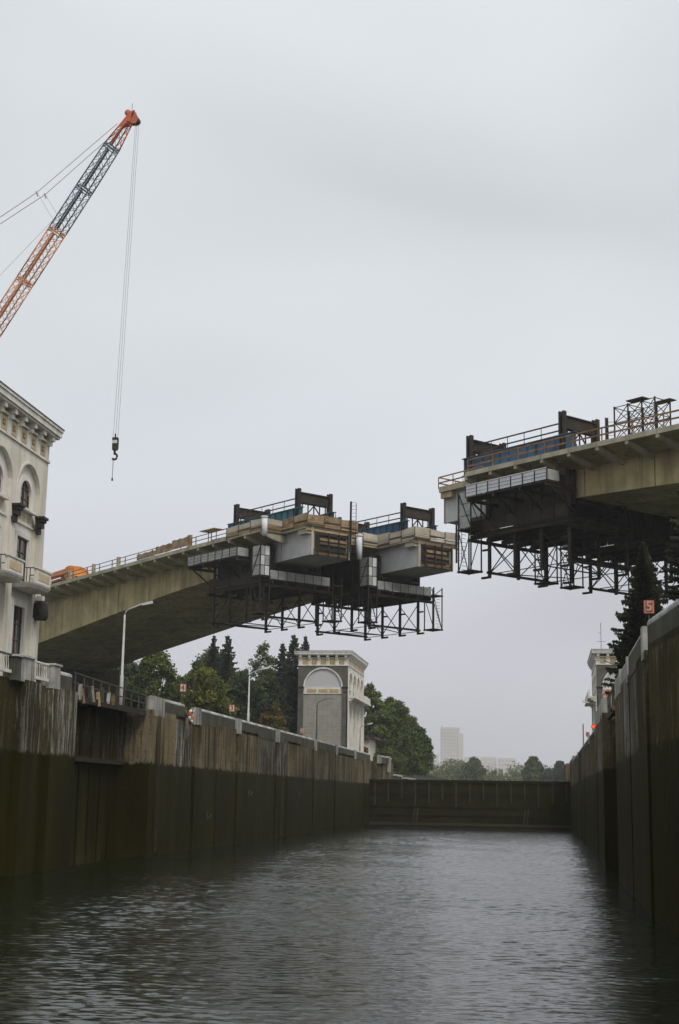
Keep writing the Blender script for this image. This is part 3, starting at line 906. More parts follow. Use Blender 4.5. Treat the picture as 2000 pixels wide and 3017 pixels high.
# ================================================================== BRIDGE
TH = rad(47)
BU = (math.sin(TH), -math.cos(TH), 0.0)
BN = (math.cos(TH), math.sin(TH), 0.0)
BR = frame((-6.57, 125.15, 0.0), BU, BN)        # axes: t along the bridge, n across it (away from the camera), z up
btf = ftf(BR)
_zt = [-112, -79.4, -68.7, -62.5, -56.2, -50.2, -44, -37.8, -31, -20, -6, 0, 6, 12, 22, 40, 66]
_zz = [29.9, 30.78, 31.05, 31.2, 31.35, 31.5, 31.64, 31.76, 31.93, 32.25, 32.55, 32.62, 32.62, 32.6, 32.48, 32.2, 31.6]
def zs(t): return float(np.interp(t, _zt, _zz))         # edge of the deck soffit
def zd(t): return zs(t) + 0.38                            # deck top
_bt = [-120, -111, -100, -90, -78, -67, -60, -54, -47, -40, -33, -27, -6.5, 5, 11, 20, 30, 40, 55, 66]
_bz = [20.0, 21.2, 22.8, 24.15, 25.45, 26.65, 27.35, 27.95, 28.45, 28.8, 29.1, 29.25, 29.7, 29.66, 29.55, 29.2, 28.3, 27.0, 24.4, 22.5]
def zb(t): return float(np.interp(t, _bt, _bz))
W = 25.6
NA, NB_ = 3.4, 17.0
BW = 5.2
TIP_L, TIP_R = -27.3, -6.5
TIP_LB = -25.4         # the far girder of the left half has been cast a little further
OV_L, OV_R = -31.4, -0.6         # where the outer deck overhang stops

def deck_strip(name, m, parent, t0, t1, n0, n1, th=0.36, step=6.0, under=0.0):
    k = max(1, int(math.ceil((t1 - t0) / step)))
    for j in range(k):
        a, b = t0 + (t1 - t0) * j / k, t0 + (t1 - t0) * (j + 1) / k
        MB(btf).hexa([(a, n0, zd(a) - th), (b, n0, zd(b) - th), (b, n1, zd(b) - th), (a, n1, zd(a) - th)],
                     [(a, n0, zd(a)), (b, n0, zd(b)), (b, n1, zd(b)), (a, n1, zd(a))]).build(name, m, parent)

def girder(parent, t_list, n0, fresh):
    for j in range(len(t_list) - 1):
        a, b = t_list[j] + 0.05, t_list[j + 1] - 0.05
        k = 4
        mb = MB(btf)
        for i in range(k):
            p, q_ = a + (b - a) * i / k, a + (b - a) * (i + 1) / k
            mb.hexa([(p, n0, zb(p)), (q_, n0, zb(q_)), (q_, n0 + BW, zb(q_)), (p, n0 + BW, zb(p))],
                    [(p, n0, zd(p) - 0.37), (q_, n0, zd(q_) - 0.37), (q_, n0 + BW, zd(q_) - 0.37), (p, n0 + BW, zd(p) - 0.37)])
        mid = (a + b) / 2
        mb.build('girder_segment', 'fresh' if fresh(mid) else 'girder', parent)

def end_frame(parent, tt, sgn, n0):
    """end of the box: timber stop boards round a dark panel painted as shaded hollow"""
    z0, z1 = zb(tt), zd(tt) - 0.37
    a, b = (tt, tt + 0.06) if sgn > 0 else (tt - 0.06, tt)
    blk('shade_panel', 'dark_metal', parent, BR, a - 0.004 * sgn, b - 0.004 * sgn, n0 + 0.45, n0 + BW - 0.45, z0 + 0.45, z1 - 0.4)  # dark sheet on the solid end, painted for the shade inside
    a, b = (tt, tt + 0.12) if sgn > 0 else (tt - 0.12, tt)
    for nn0 in (n0 - 0.05, n0 + BW - 0.25):
        blk('stop_board', 'tarp', parent, BR, a, b, nn0, nn0 + 0.3, z0 - 0.05, z1 + 0.25)
    for z in (z0 + 0.05, z0 + 0.42, z1 - 0.3):
        blk('stop_board', 'wood_dark', parent, BR, a, b, n0 + 0.26, n0 + BW - 0.26, z, z + 0.26)

def bracket_mesh():
    # tapered cantilever rib, local axes t, n, z (z measured from the soffit line)
    prof = [(0.05, 0.0), (3.4, -0.2), (3.4, -1.0), (2.3, -0.9), (1.2, -0.66), (0.5, -0.45), (0.05, -0.3)]
    mb = MB(ftf(frame((0, 0, 0), BU, BN)))
    mb.hexa([(-0.17, n, z) for n, z in prof], [(0.17, n, z) for n, z in prof])
    return mb.mesh('bracket', 'deck')
BRK = bracket_mesh()

def bridge_half(label, t0, t_ov, t_tip, sgn, brackets, segs):
    ctr = BR @ Vector(((t0 + t_tip) / 2, W / 2, 9.4))
    h = thing('bridge_half', label, 'bridge', ctr, 'halves of the unfinished bridge')
    lo, hi = min(t0, t_ov), max(t0, t_ov)
    deck_strip('deck_slab', 'girder', h, lo, hi, 0.32, W - 0.3)
    deck_strip('far_edge', 'deck', h, lo, hi, W - 0.29, W)
    # tip slabs over each box
    a, b = min(t_ov, t_tip), max(t_ov, t_tip)
    for n0 in (NA, NB_):
        tt = TIP_LB if (sgn > 0 and n0 == NB_) else t_tip
        a, b = min(t_ov, tt), max(t_ov, tt)
        deck_strip('tip_slab', 'deck', h, a + (0.01 if sgn > 0 else 0), b - (0 if sgn > 0 else 0.01), n0 - 0.8, n0 + BW + 0.8, 0.4)
        girder(h, segs[:-1] + [tt] if sgn > 0 else segs, n0, (lambda t: t > -38.0) if sgn > 0 else (lambda t: t < 5))
        end_frame(h, tt, sgn, n0)
    # haunched underside of the overhang
    for k in range(len(brackets) - 1):
        p, q_ = brackets[k], brackets[k + 1]
        MB(btf).hexa([(p, .33, zs(p)), (q_, .33, zs(q_)), (q_, 3.395, zs(q_) - 0.6), (p, 3.395, zs(p) - 0.6)],
                     [(p, .33, zd(p) - .37), (q_, .33, zd(q_) - .37), (q_, 3.395, zd(q_) - .37), (p, 3.395, zd(p) - .37)]).build('overhang', 'girder', h)
    # brackets and edge strips bay by bay
    for k, t in enumerate(brackets):
        for n_side in (0,):
            o = bpy.data.objects.new('bracket', BRK)
            link(o, h)
            o.matrix_basis = Matrix.Translation(BR @ Vector((t, 0, zs(t) + 0.01)))
        if k + 1 < len(brackets):
            p, q_ = t, brackets[k + 1]
            MB(btf).hexa([(p + .02, 0, zs(p)), (q_ - .02, 0, zs(q_)), (q_ - .02, .3, zs(q_)), (p + .02, .3, zs(p))],
                         [(p + .02, 0, zd(p) + .05), (q_ - .02, 0, zd(q_) + .05), (q_ - .02, .3, zd(q_) + .05), (p + .02, .3, zd(p) + .05)]).build('edge_strip', 'deck', h)
    return h

bl = [OV_L - 0.35 - 3.1 * k for k in range(26)]
segs_l = [-112, -104.5, -97, -89.6, -82.2, -74.8, -67.4, -60, -52.6, -45.2, -37.8, -32.6, TIP_L]
half_l = bridge_half('left half of the unfinished concrete bridge, curving up from behind the building', -112, OV_L, TIP_L, 1, sorted(bl), segs_l)
br_ = [OV_R + 0.4 + 3.1 * k for k in range(20)]
segs_r = [TIP_R, -1.0, 4.5, 11, 18.5, 26, 33.5, 41, 48.5, 56, 63]
half_r = bridge_half('right half of the unfinished concrete bridge, coming in from the right edge', 63, OV_R, TIP_R, -1, br_, segs_r)
# slab added between the boxes for an evenly dark underside, away from the tips
for h, a0, a1 in ((half_l, -112, -44), (half_r, 9.5, 63)):
    k = int((a1 - a0) / 7)
    for j in range(k):
        p, q_ = a0 + (a1 - a0) * j / k + .01, a0 + (a1 - a0) * (j + 1) / k - .01
        MB(btf).hexa([(p, NA + BW + .01, zb(p) + .1), (q_, NA + BW + .01, zb(q_) + .1), (q_, NB_ - .01, zb(q_) + .1), (p, NB_ - .01, zb(p) + .1)],
                     [(p, NA + BW + .01, zb(p) + .45), (q_, NA + BW + .01, zb(q_) + .45), (q_, NB_ - .01, zb(q_) + .45), (p, NB_ - .01, zb(p) + .45)]).build('added_soffit_slab', 'girder', h)
# abutment wall closing the left side span, shade put into its dark concrete
blk('abutment', 'lock_wall_dark', half_l, BR, -106, -103, 1.0, W - 1, 6.0, zb(-104) + 0.5)
# piers that carry the halves (out of sight behind the building and the right edge)
for h, t0 in ((half_l, -111), (half_r, 57)):
    for n0 in (NA, NB_):
        blk('pier', 'girder', h, BR, t0 + 0.3, t0 + 4.5, n0 + 0.2, n0 + BW - 0.2, 6.0, zb(t0 + 2) + 0.6)

# ---- railings on the deck edge (parts of each half)
def deck_rail(parent, t0, t1, n, m, heights=(0.58, 1.15), post_step=3.1, w=0.09, post_m=None, post_w=0.08):
    k = max(1, round((t1 - t0) / post_step))
    ts = [t0 + (t1 - t0) * j / k for j in range(k + 1)]
    for t in ts:
        bar('railing_post', post_m or m, parent, (t, n, zd(t) + 0.04), (t, n, zd(t) + heights[-1]), post_w, post_w, BR)
    for z in heights:
        for j in range(k):
            bar('rail', m, parent, (ts[j], n, zd(ts[j]) + z), (ts[j + 1], n, zd(ts[j + 1]) + z), w * 0.6, w, BR)
deck_rail(half_r, OV_R + 0.6, 60, 0.12, 'rust', post_step=3.1, w=0.13)
deck_rail(half_l, -70, -38.4, 0.15, 'rail_dark', (0.5, 1.0), 3.1, 0.08)
deck_rail(half_l, -108, -70, 0.15, 'rail_dark', (0.5, 1.0), 6.2, 0.08)
for t in (-74.6, -68.4, -62.2):
    blk('concrete_post', 'deck', half_l, BR, t - 0.22, t + 0.22, 0.02, 0.36, zd(t) + 0.05, zd(t) + 1.2)
# matting hung over the left railing
for t0_, t1_, zlo, zhi in ((-57.5, -53.4, 0.1, 0.75), (-53.2, -49.8, 0.15, 1.05), (-49.6, -45.9, 0.2, 1.25)):
    mb = MB(btf)
    k = 8
    for i in range(k):
        a, b = t0_ + (t1_ - t0_) * i / k, t0_ + (t1_ - t0_) * (i + 1) / k
        ja, jb = 0.06 * math.sin(i * 2.1), 0.06 * math.sin((i + 1) * 2.1)
        mb.hexa([(a, -0.02 + ja * .5, zd(a) + zlo), (b, -0.02 + jb * .5, zd(b) + zlo), (b, .06, zd(b) + zlo), (a, .06, zd(a) + zlo)],
                [(a, -0.02, zd(a) + zhi + ja), (b, -0.02, zd(b) + zhi + jb), (b, .3, zd(b) + zhi + jb), (a, .3, zd(a) + zhi + ja)])
    o = mb.build('railing_mat', 'tarp_brown', half_l)
blk('railing_mat_post', 'tarp_brown', half_l, BR, -46.2, -45.7, -0.06, 0.3, zd(-46) - 0.4, zd(-46) + 1.4)
# small tilted board on trestles behind the railing
t = thing('board_on_trestle', 'flat dark board propped above the deck railing on the left half', 'board', BR @ Vector((-43, 1.5, zd(-43))))
bar('trestle_leg', 'rail_dark', t, (-44.2, 1.5, zd(-44)), (-44.2, 1.5, zd(-44) + 1.75), 0.07, 0.07, BR)
bar('trestle_leg', 'rail_dark', t, (-42.6, 1.5, zd(-42)), (-42.6, 1.5, zd(-42) + 1.75), 0.07, 0.07, BR)
blk('board', 'wood', t, BR, -45.2, -42.2, 0.9, 2.3, zd(-44) + 1.75, zd(-44) + 1.83)

# ---- timber edge boards and tarpaulins round the casting fronts
def edge_cover(parent, p, q_, z0, z1, m, posts=True):
    """a run of board + tarpaulin panels between two plan points (t, n)"""
    d = math.hypot(q_[0] - p[0], q_[1] - p[1])
    k = max(1, round(d / 2.3))
    for j in range(k):
        f0, f1 = j / k, (j + 1) / k
        a = (p[0] + (q_[0] - p[0]) * f0, p[1] + (q_[1] - p[1]) * f0)
        b = (p[0] + (q_[0] - p[0]) * f1, p[1] + (q_[1] - p[1]) * f1)
        za, zb_ = zd(a[0]), zd(b[0])
        zm = z0 + (z1 - z0) * 0.48
        hh = (zm - z0) / 3
        for i in range(3):
            zc = z0 + hh * (i + 0.5)
            bar('edge_board', m[0] if (i + j) % 3 else 'wood_dark', parent, (a[0], a[1], za + zc), (b[0], b[1], zb_ + zc), 0.05 + 0.02 * random.random(), hh * random.uniform(0.7, 0.97), BR)
        s1, s2 = random.uniform(-.16, .08), random.uniform(-.16, .08)
        mb = MB(btf)
        nx, ny = -(q_[1] - p[1]) / d * 0.05, (q_[0] - p[0]) / d * 0.05
        mb.hexa([(a[0] - nx, a[1] - ny, za + zm), (b[0] - nx, b[1] - ny, zb_ + zm), (b[0] + nx, b[1] + ny, zb_ + zm), (a[0] + nx, a[1] + ny, za + zm)],
                [(a[0] - nx, a[1] - ny, za + z1 + s1), (b[0] - nx, b[1] - ny, zb_ + z1 + s2), (b[0] + nx, b[1] + ny, zb_ + z1 + s2), (a[0] + nx, a[1] + ny, za + z1 + s1)])
        mb.build('tarpaulin', m[1], parent)
        if posts:
            bar('railing_post', 'rail_dark', parent, (a[0] - nx * 1.6, a[1] - ny * 1.6, za + z0 - 0.1), (a[0] - nx * 1.6, a[1] - ny * 1.6, za + z1 - 0.05), 0.06, 0.06, BR)
e0, e1 = -0.22, 1.15
WB, WP = ('wood', 'tarp_brown'), ('tarp', 'tarp')
edge_cover(half_l, (-38.2, 0.0), (OV_L, 0.0), e0, e1 - 0.1, ('wood', 'tarp'))
edge_cover(half_l, (OV_L + 0.05, 0.0), (OV_L + 0.05, 2.5), e0, e1 - 0.1, ('wood', 'tarp'))
edge_cover(half_l, (OV_L, NA - 0.85), (TIP_L + 0.3, NA - 0.85), e0, e1, WB)
edge_cover(half_l, (TIP_L + 0.3, NA - 0.85), (TIP_L + 0.3, NA + BW + 0.85), e0 + 0.1, e1, WB)
edge_cover(half_l, (TIP_L + 0.3, NA + BW + 0.9), (OV_L, NA + BW + 0.9), e0, e1, WP)
edge_cover(half_l, (OV_L + 0.05, NA + BW + 0.9), (OV_L + 0.05, NB_ - 0.9), e0 + 0.1, e1, WP)
edge_cover(half_l, (OV_L, NB_ - 0.85), (TIP_LB + 0.3, NB_ - 0.85), e0, e1, WP)
edge_cover(half_l, (TIP_LB + 0.3, NB_ - 0.85), (TIP_LB + 0.3, NB_ + BW + 0.85), e0 + 0.05, e1, WP)
for n0, tl in ((NA, TIP_L), (NB_, TIP_LB)):      # timber under the tip slab and deck rim
    blk('rim_board', 'wood', half_l, BR, tl + 0.02, tl + 0.14, n0 - 0.8, n0 + BW + 0.8, zd(tl) - 0.62, zd(tl) - 0.42)
    blk('haunch_block', 'tarp', half_l, BR, tl - 1.6, tl - 0.02, n0 - 0.6, n0 - 0.01, zd(tl) - 0.95, zd(tl) - 0.42)
    rr = random.Random(int(n0))
    for k in range(5):
        m_ = ('wood_dark', 'form_steel', 'wood_dark', 'tarp_brown', 'form_steel')[k]
        zk = zb(tl) + 0.08 + 0.52 * k + rr.uniform(-.06, .06)
        blk('shutter_board', m_, half_l, BR, tl + 0.13, tl + 0.22 + rr.uniform(0, .1), n0 + 0.3 + rr.uniform(0, .8), n0 + BW + rr.uniform(-1.2, .3), zk, zk + rr.uniform(.14, .34))
    for k in range(4):
        nk_ = n0 + 0.8 + k * 1.25 + rr.uniform(-.2, .2)
        blk('shutter_post', 'form_steel', half_l, BR, tl + 0.33, tl + 0.43, nk_, nk_ + 0.12, zb(tl) - 0.1, zd(tl) - 0.3 - rr.uniform(0, .5))
# right tip: open orange railing round the end
for n0, nm in ((NA, 'a'), (NB_, 'b')):
    p = [(OV_R, n0 - 0.75), (TIP_R - 0.1, n0 - 0.75), (TIP_R - 0.1, n0 + BW + 0.75), (OV_R, n0 + BW + 0.75)]
    for i in range(3):
        a, b = p[i], p[i + 1]
        k = 3
        for j in range(k + 1):
            t_, n_ = a[0] + (b[0] - a[0]) * j / k, a[1] + (b[1] - a[1]) * j / k
            bar('railing_post', 'rust', half_r, (t_, n_, zd(t_)), (t_, n_, zd(t_) + 1.1), 0.06, 0.06, BR)
        for z in (0.05, 0.55, 1.1):
            bar('rail', 'rust' if z > 0.1 else 'wood', half_r, (a[0], a[1], zd(a[0]) + z), (b[0], b[1], zd(b[0]) + z), 0.05, 0.12 if z > .1 else 0.2, BR)
    blk('haunch_block', 'girder', half_r, BR, TIP_R + 0.02, TIP_R + 1.5, n0 - 0.6, n0 - 0.01, zd(TIP_R) - 0.95, zd(TIP_R) - 0.42)

# ================================================================== FORM TRAVELLERS
def traveller(label, tip, sgn, n0, gm, walkway):
    T = lambda s: tip - sgn * s           # s = distance behind the casting front
    def fr_box(name, m, s0, s1, na, nb2, z0, z1, par=None):
        a, b = sorted((T(s0), T(s1)))
        return blk(name, m, par or tr, BR, a, b, na, nb2, z0, z1)
    def fr_bar(name, m, p, q_, w, h, par=None):
        return bar(name, m, par or tr, (T(p[0]), p[1], p[2]), (T(q_[0]), q_[1], q_[2]), w, h, BR)
    zD = zd(T(9))
    zB = zb(T(9))
    tr = thing('form_traveller', label, 'form traveller', BR @ Vector((T(10), n0 + BW / 2, zD)), 'form travellers on the bridge tips')
    # main plate girders with stiffeners
    for n in (n0 + 0.4, n0 + BW - 0.4):
        g = fr_box('main_girder', gm, 2.2, 16.2, n - 0.04, n + 0.04, zD + 0.95, zD + 2.55)
        fr_box('top_flange', gm, 2.1, 16.3, n - 0.22, n + 0.22, zD + 2.55, zD + 2.62)
        fr_box('bottom_flange', gm, 2.1, 16.3, n - 0.22, n + 0.22, zD + 0.88, zD + 0.95)
        for k in range(13):
            s = 2.5 + k * 1.13
            fr_box('stiffener', gm, s - 0.03, s + 0.03, n - 0.19, n + 0.19, zD + 0.95, zD + 2.55)
        fr_box('track_beam', 'form_steel', 1.6, 18.0, n - 0.25, n + 0.25, zD + 0.02, zD + 0.42)
        for s in (3.0, 8.5, 14.6):
            fr_box('support', 'form_steel', s - 0.3, s + 0.3, n - 0.3, n + 0.3, zD + 0.42, zD + 0.88)
    # two cross portals: double posts carrying a deep beam
    for s in (3.0, 14.7):
        for n in (n0 + 0.4, n0 + BW - 0.4):
            for ds in (-0.22, 0.22):
                fr_box('portal_post', 'dark_steel', s + ds - 0.09, s + ds + 0.09, n - 0.2, n + 0.2, zD + 0.1, zD + 4.75)
        fr_box('portal_beam', 'form_steel', s - 0.12, s + 0.12, n0 + 0.72, n0 + BW - 0.72, zD + 3.25, zD + 4.3)
        fr_box('portal_beam_flange', 'dark_steel', s - 0.3, s + 0.3, n0 + 0.72, n0 + BW - 0.72, zD + 4.3, zD + 4.38)
        fr_box('portal_beam_flange', 'dark_steel', s - 0.3, s + 0.3, n0 + 0.72, n0 + BW - 0.72, zD + 3.17, zD + 3.25)
        for k in range(5):
            n = n0 + 1.0 + k * 0.8
            fr_box('hanger', 'dark_steel', s - 0.05, s + 0.05, n - 0.05, n + 0.05, zD + 1.2, zD + 3.2)
        fr_bar('brace', 'dark_steel', (s, n0 + 0.8, zD + 1.1), (s, n0 + BW / 2, zD + 3.1), 0.1, 0.1)
        fr_bar('brace', 'dark_steel', (s, n0 + BW - 0.8, zD + 1.1), (s, n0 + BW / 2, zD + 3.1), 0.1, 0.1)
        fr_box('jack', 'form_steel', s - 0.5, s + 0.5, n0 + BW - 1.9, n0 + BW - 0.9, zD + 0.3, zD + 2.2)
        fr_box('jack', 'form_steel', s - 0.5, s + 0.5, n0 + 0.9, n0 + 1.7, zD + 0.3, zD + 1.9)
    # guard rail along the near girder
    n = n0 + 0.55
    for k in range(6):
        s = 3.6 + k * 2.1
        fr_bar('railing_post', 'rail_dark', (s, n, zD + 2.6), (s, n, zD + 3.75), 0.05, 0.05)
    for z in (3.1, 3.75):
        fr_bar('rail', 'form_steel', (2.8, n, zD + z), (14.6, n, zD + z), 0.05, 0.13)
    # outer shutters beside both webs, and the bottom shutter
    for n in (n0 - 0.55, n0 + BW + 0.35):
        for k in range(4):
            s = 6.0 + k * 2.7
            fr_box('side_shutter', 'form_steel', s + 0.02, s + 2.68, n, n + 0.2, zB - 0.7, zD - 1.05)
            fr_box('waler', 'dark_steel', s + 0.25, s + 0.45, n - 0.16, n - 0.005, zB - 0.9, zD - 1.0)
    fr_box('bottom_shutter', 'form_steel', 5.8, 16.8, n0 - 0.34, n0 + BW + 0.34, zB - 0.62, zB - 0.3)
    # lower working platform
    zp = zB - 2.05
    fr_box('platform_floor', 'dark_steel', 5.2, 17.0, n0 - 1.6, n0 + BW + 1.6, zp, zp + 0.12)
    for k in range(5):
        n = n0 - 1.3 + k * (BW + 2.6) / 4
        fr_box('platform_beam', 'form_steel', 5.0, 17.2, n - 0.12, n + 0.12, zp - 0.4, zp - 0.005)
    for s in (5.4, 16.6):
        fr_box('platform_crossbeam', 'form_steel', s - 0.12, s + 0.12, n0 - 2.0, n0 + BW + 2.0, zp - 0.7, zp - 0.405)
    nk = 7
    for k in range(nk):
        na = n0 - 1.6 + k * (BW + 3.2) / nk
        fr_box('railing_panel', 'mesh_sheet', 5.2, 5.23, na + 0.05, na + (BW + 3.2) / nk - 0.05, zp + 0.15, zp + 1.1)
        fr_bar('railing_post', 'dark_steel', (5.24, na, zp), (5.24, na, zp + 1.2), 0.07, 0.07)
    for k in range(8):
        s = 5.3 + k * 1.45
        fr_box('skirt_panel', 'form_steel', s + 0.03, s + 1.42, n0 - 1.64, n0 - 1.6, zp + 0.15, zp + 1.25)
        fr_box('skirt_panel', 'form_steel', s + 0.03, s + 1.42, n0 + BW + 1.6, n0 + BW + 1.64, zp + 0.15, zp + 1.25)
    # suspended lattice frame
    zl = zD - 9.15
    rows = (n0 - 1.05, n0 + BW + 1.15)
    ss = [7.0 + 3.2 * k for k in range(4)]
    for n in rows:
        for s in ss:
            fr_box('frame_post', 'dark_steel', s - 0.13, s + 0.13, n - 0.11, n + 0.11, zl - 0.15, zD - 1.1)
            fr_box('foot', 'dark_steel', s - 1.0, s + 0.13, n - 0.1, n + 0.1, zl - 0.34, zl - 0.15)
            fr_box('stub', 'dark_steel', s - 0.85, s - 0.13, n - 0.1, n + 0.1, zl + 2.2, zl + 2.36)
        for j in range(3):
            fr_bar('cross_brace', 'dark_steel', (ss[j], n, zl + 0.1), (ss[j + 1], n, zp - 0.7), 0.07, 0.07)
            fr_bar('cross_brace', 'dark_steel', (ss[j + 1], n, zl + 0.1), (ss[j], n, zp - 0.7), 0.07, 0.07)
            fr_bar('tie', 'dark_steel', (ss[j], n, zl + 0.02), (ss[j + 1], n, zl + 0.02), 0.07, 0.07)
    for s in ((ss[0],) if sgn < 0 else ()):
        nm = (rows[0] + rows[1]) / 2
        fr_box('frame_post', 'dark_steel', s - 0.13, s + 0.13, nm - 0.11, nm + 0.11, zl - 0.1, zp - 0.6)
        for (a, b) in ((rows[0], nm), (nm, rows[1])):
            fr_bar('cross_brace', 'dark_steel', (s, a, zl + 0.1), (s, b, zp - 0.7), 0.07, 0.07)
            fr_bar('cross_brace', 'dark_steel', (s, b, zl + 0.1), (s, a, zp - 0.7), 0.07, 0.07)
    for s in (ss[0], ss[-1]):
        fr_box('bottom_beam', 'dark_steel', s - 0.1, s + 0.1, rows[0] - 0.3, rows[1] + 0.3, zl + 0.04, zl + 0.26)
    fr_bar('bottom_tie', 'dark_steel', (ss[2], rows[0], zl + 0.1), (ss[2], rows[1], zl + 0.1), 0.1, 0.1)
    fr_bar('plan_brace', 'dark_steel', (ss[0], rows[0], zl + 0.1), (ss[1], rows[1], zl + 0.1), 0.08, 0.08)
    fr_bar('plan_brace', 'dark_steel', (ss[2], rows[1], zl + 0.1), (ss[3], rows[0], zl + 0.1), 0.08, 0.08)
    # ladder cages at the front corners
    for n_a, n_b, sheets, zt_ in ((n0 - 3.0, n0 - 1.7, True, zD - 1.6), (n0 + BW + 1.8, n0 + BW + 3.1, False, zp + 1.2)):
        s0, s1 = 5.0, 6.6
        for s in (s0, s1):
            for n in (n_a, n_b):
                fr_box('cage_post', 'dark_steel', s - 0.05, s + 0.05, n - 0.05, n + 0.05, zl + 0.1, zt_)
        for zf in (zl + 0.15, zp + 0.2):
            fr_box('cage_floor', 'dark_steel', s0 - 0.1, s1 + 0.1, n_a - 0.1, n_b + 0.1, zf, zf + 0.14)
        k = int((zp - zl) / 0.36)
        for i in range(k):
            z = zl + 0.5 + i * 0.36
            fr_bar('rung', 'dark_steel', (s0, n_a + 0.4, z), (s0, n_b - 0.35, z), 0.035, 0.035)
        for n in (n_a, n_b):
            fr_bar('cross_brace', 'dark_steel', (s0, n, zl + 0.2), (s1, n, zp + 0.1), 0.06, 0.06)
            fr_bar('cross_brace', 'dark_steel', (s1, n, zp + 0.4), (s0, n, zt_ - 0.1), 0.06, 0.06)
        fr_bar('cross_brace', 'dark_steel', (s0, n_b, zl + 0.2), (s0, n_a, zp + 0.1), 0.06, 0.06)
        if sheets:
            zz = np.linspace(zp + 0.4, zt_, 4)
            for i in range(3):
                for j in range(2):
                    na, nb2 = n_a + j * (n_b - n_a) / 2, n_a + (j + 1) * (n_b - n_a) / 2
                    fr_box('sheet', 'galv' if (i + j) % 2 else 'mesh_sheet', s0 + 0.06, s0 + 0.075, na + 0.04, nb2 - 0.04, zz[i] + 0.04, zz[i + 1] - 0.04)
                fr_box('sheet', 'mesh_sheet', s0 + 0.1, s1 - 0.1, n_a + 0.06, n_a + 0.075, zz[i] + 0.04, zz[i + 1] - 0.04)
    # outer walkway with sheeted railing
    if walkway:
        nw = n0 - 4.4
        zw = zD - 2.72 if sgn > 0 else zD - 2.6
        fr_box('walkway_floor', 'form_steel', 7.4, 17.2, nw, nw + 1.6, zw - 0.12, zw)
        for s in (7.6, 10.8, 14.0, 17.0):
            fr_box('walkway_bearer', 'form_steel', s - 0.1, s + 0.1, nw, n0 - 0.6, zw - 0.42, zw - 0.125)
            fr_bar('walkway_strut', 'dark_steel', (s, nw + 0.6, zw - 0.4), (s, n0 - 0.7, zw - 2.3), 0.14, 0.14)
            fr_bar('walkway_hanger', 'dark_steel', (s, nw + 1.4, zw), (s, nw + 1.4, zs(T(s)) - 0.1), 0.07, 0.07)
        pm = 'mesh_sheet' if sgn > 0 else 'galv'
        for k in range(7):
            s = 7.4 + k * 1.4
            fr_box('railing_panel', pm, s + 0.06, s + 1.34, nw - 0.03, nw - 0.005, zw + 0.08, zw + 0.98)
            fr_bar('railing_post', 'dark_steel', (s, nw - 0.05, zw - 0.1), (s, nw - 0.05, zw + 1.05), 0.06, 0.06)
            for z in (0.35, 0.65):
                fr_bar('railing_wire', 'dark_steel', (s, nw - 0.05, zw + z), (s + 1.4, nw - 0.05, zw + z), 0.025, 0.025)
        fr_bar('railing_post', 'dark_steel', (17.2, nw - 0.05, zw - 0.1), (17.2, nw - 0.05, zw + 1.05), 0.06, 0.06)
        fr_bar('handrail', 'trim' if sgn < 0 else 'rail_dark', (7.4, nw - 0.05, zw + 1.05), (17.2, nw - 0.05, zw + 1.05), 0.08, 0.08)
        for s in (7.4, 17.2):
            fr_box('railing_panel', 'mesh_sheet', s - 0.012, s + 0.012, nw + 0.06, nw + 1.5, zw + 0.08, zw + 0.98)
    return tr
traveller('form traveller with teal girders on the near girder of the left half', TIP_L, 1, NA, 'teal', True)
traveller('form traveller with dark blue girders on the far girder tip of the left half', TIP_LB, 1, NB_, 'blue', False)
traveller('biggest form traveller with blue girders at the near tip of the right half', TIP_R, -1, NA, 'blue', True)
traveller('form traveller half hidden behind the spruces under the right half', TIP_R, -1, NB_, 'blue', False)

# ---- chutes, hose, ladders
def chute(label, t_, n, z0, z1, r):
    c = thing('metal_chute', label, 'chute', BR @ Vector((t_, n, z0)), 'galvanised chutes on the left half')
    MB(btf).tube([(t_, n, z0), (t_ - 0.05, n, (z0 + z1) / 2), (t_ - 0.1, n, z1)], [r * .9, r, r * 1.05], 14).build('pipe', 'galv', c, True)
    MB(btf).tube([(t_ - 0.1, n, z1 - 0.05), (t_ - 0.1, n, z1 + 0.12)], r * 1.25, 14).build('rim', 'galv', c, True)
chute('upright white metal chute on the near left casting front', -30.9, -0.1, 31.3, 33.3, 0.30)
chute('upright pale metal chute beside the far left casting front', -30.8, 13.0, 30.2, 32.9, 0.34)
c = thing('concrete_hose', 'pale hose hanging in a bend between the two left girder tips', 'hose', BR @ Vector((-29.5, 10.6, 30)))
MB(btf).tube([(-30.8, 10.3, 33.1), (-30.0, 10.5, 33.0), (-29.5, 10.6, 32.4), (-29.4, 10.6, 31.5), (-29.7, 10.5, 30.7), (-30.5, 10.4, 30.2)], 0.13, 8).build('pipe', 'tarp', c, True)
def tall_ladder(label, t_, n, z0, z1, grp='ladders on the bridge'):
    c = thing('ladder', label, 'ladder', BR @ Vector((t_, n, z0)), grp)
    bar('rail', 'dark_steel', c, (t_, n, z0), (t_, n, z1), 0.16, 0.16, BR)
    bar('rail', 'dark_steel', c, (t_ + 0.55, n + 0.3, z0), (t_ + 0.55, n + 0.3, z1 - 0.2), 0.05, 0.05, BR)
    k = int((z1 - z0) / 0.4)
    for i in range(k):
        z = z0 + 0.3 + i * 0.4
        bar('rung', 'dark_steel', c, (t_, n, z), (t_ + 0.55, n + 0.3, z), 0.03, 0.03, BR)
tall_ladder('tall dark ladder at the outermost left tip against the sky', TIP_LB + 0.5, NB_ + BW + 0.2, 30.2, 36.2)
tall_ladder('dark mast ladder in front of the near left casting front', TIP_L + 0.5, NA + BW - 0.2, 30.0, 35.6)
tall_ladder('ladder standing beside the scaffold tower on the right deck', 11.4, 6.0, zd(11), zd(11) + 3.9)

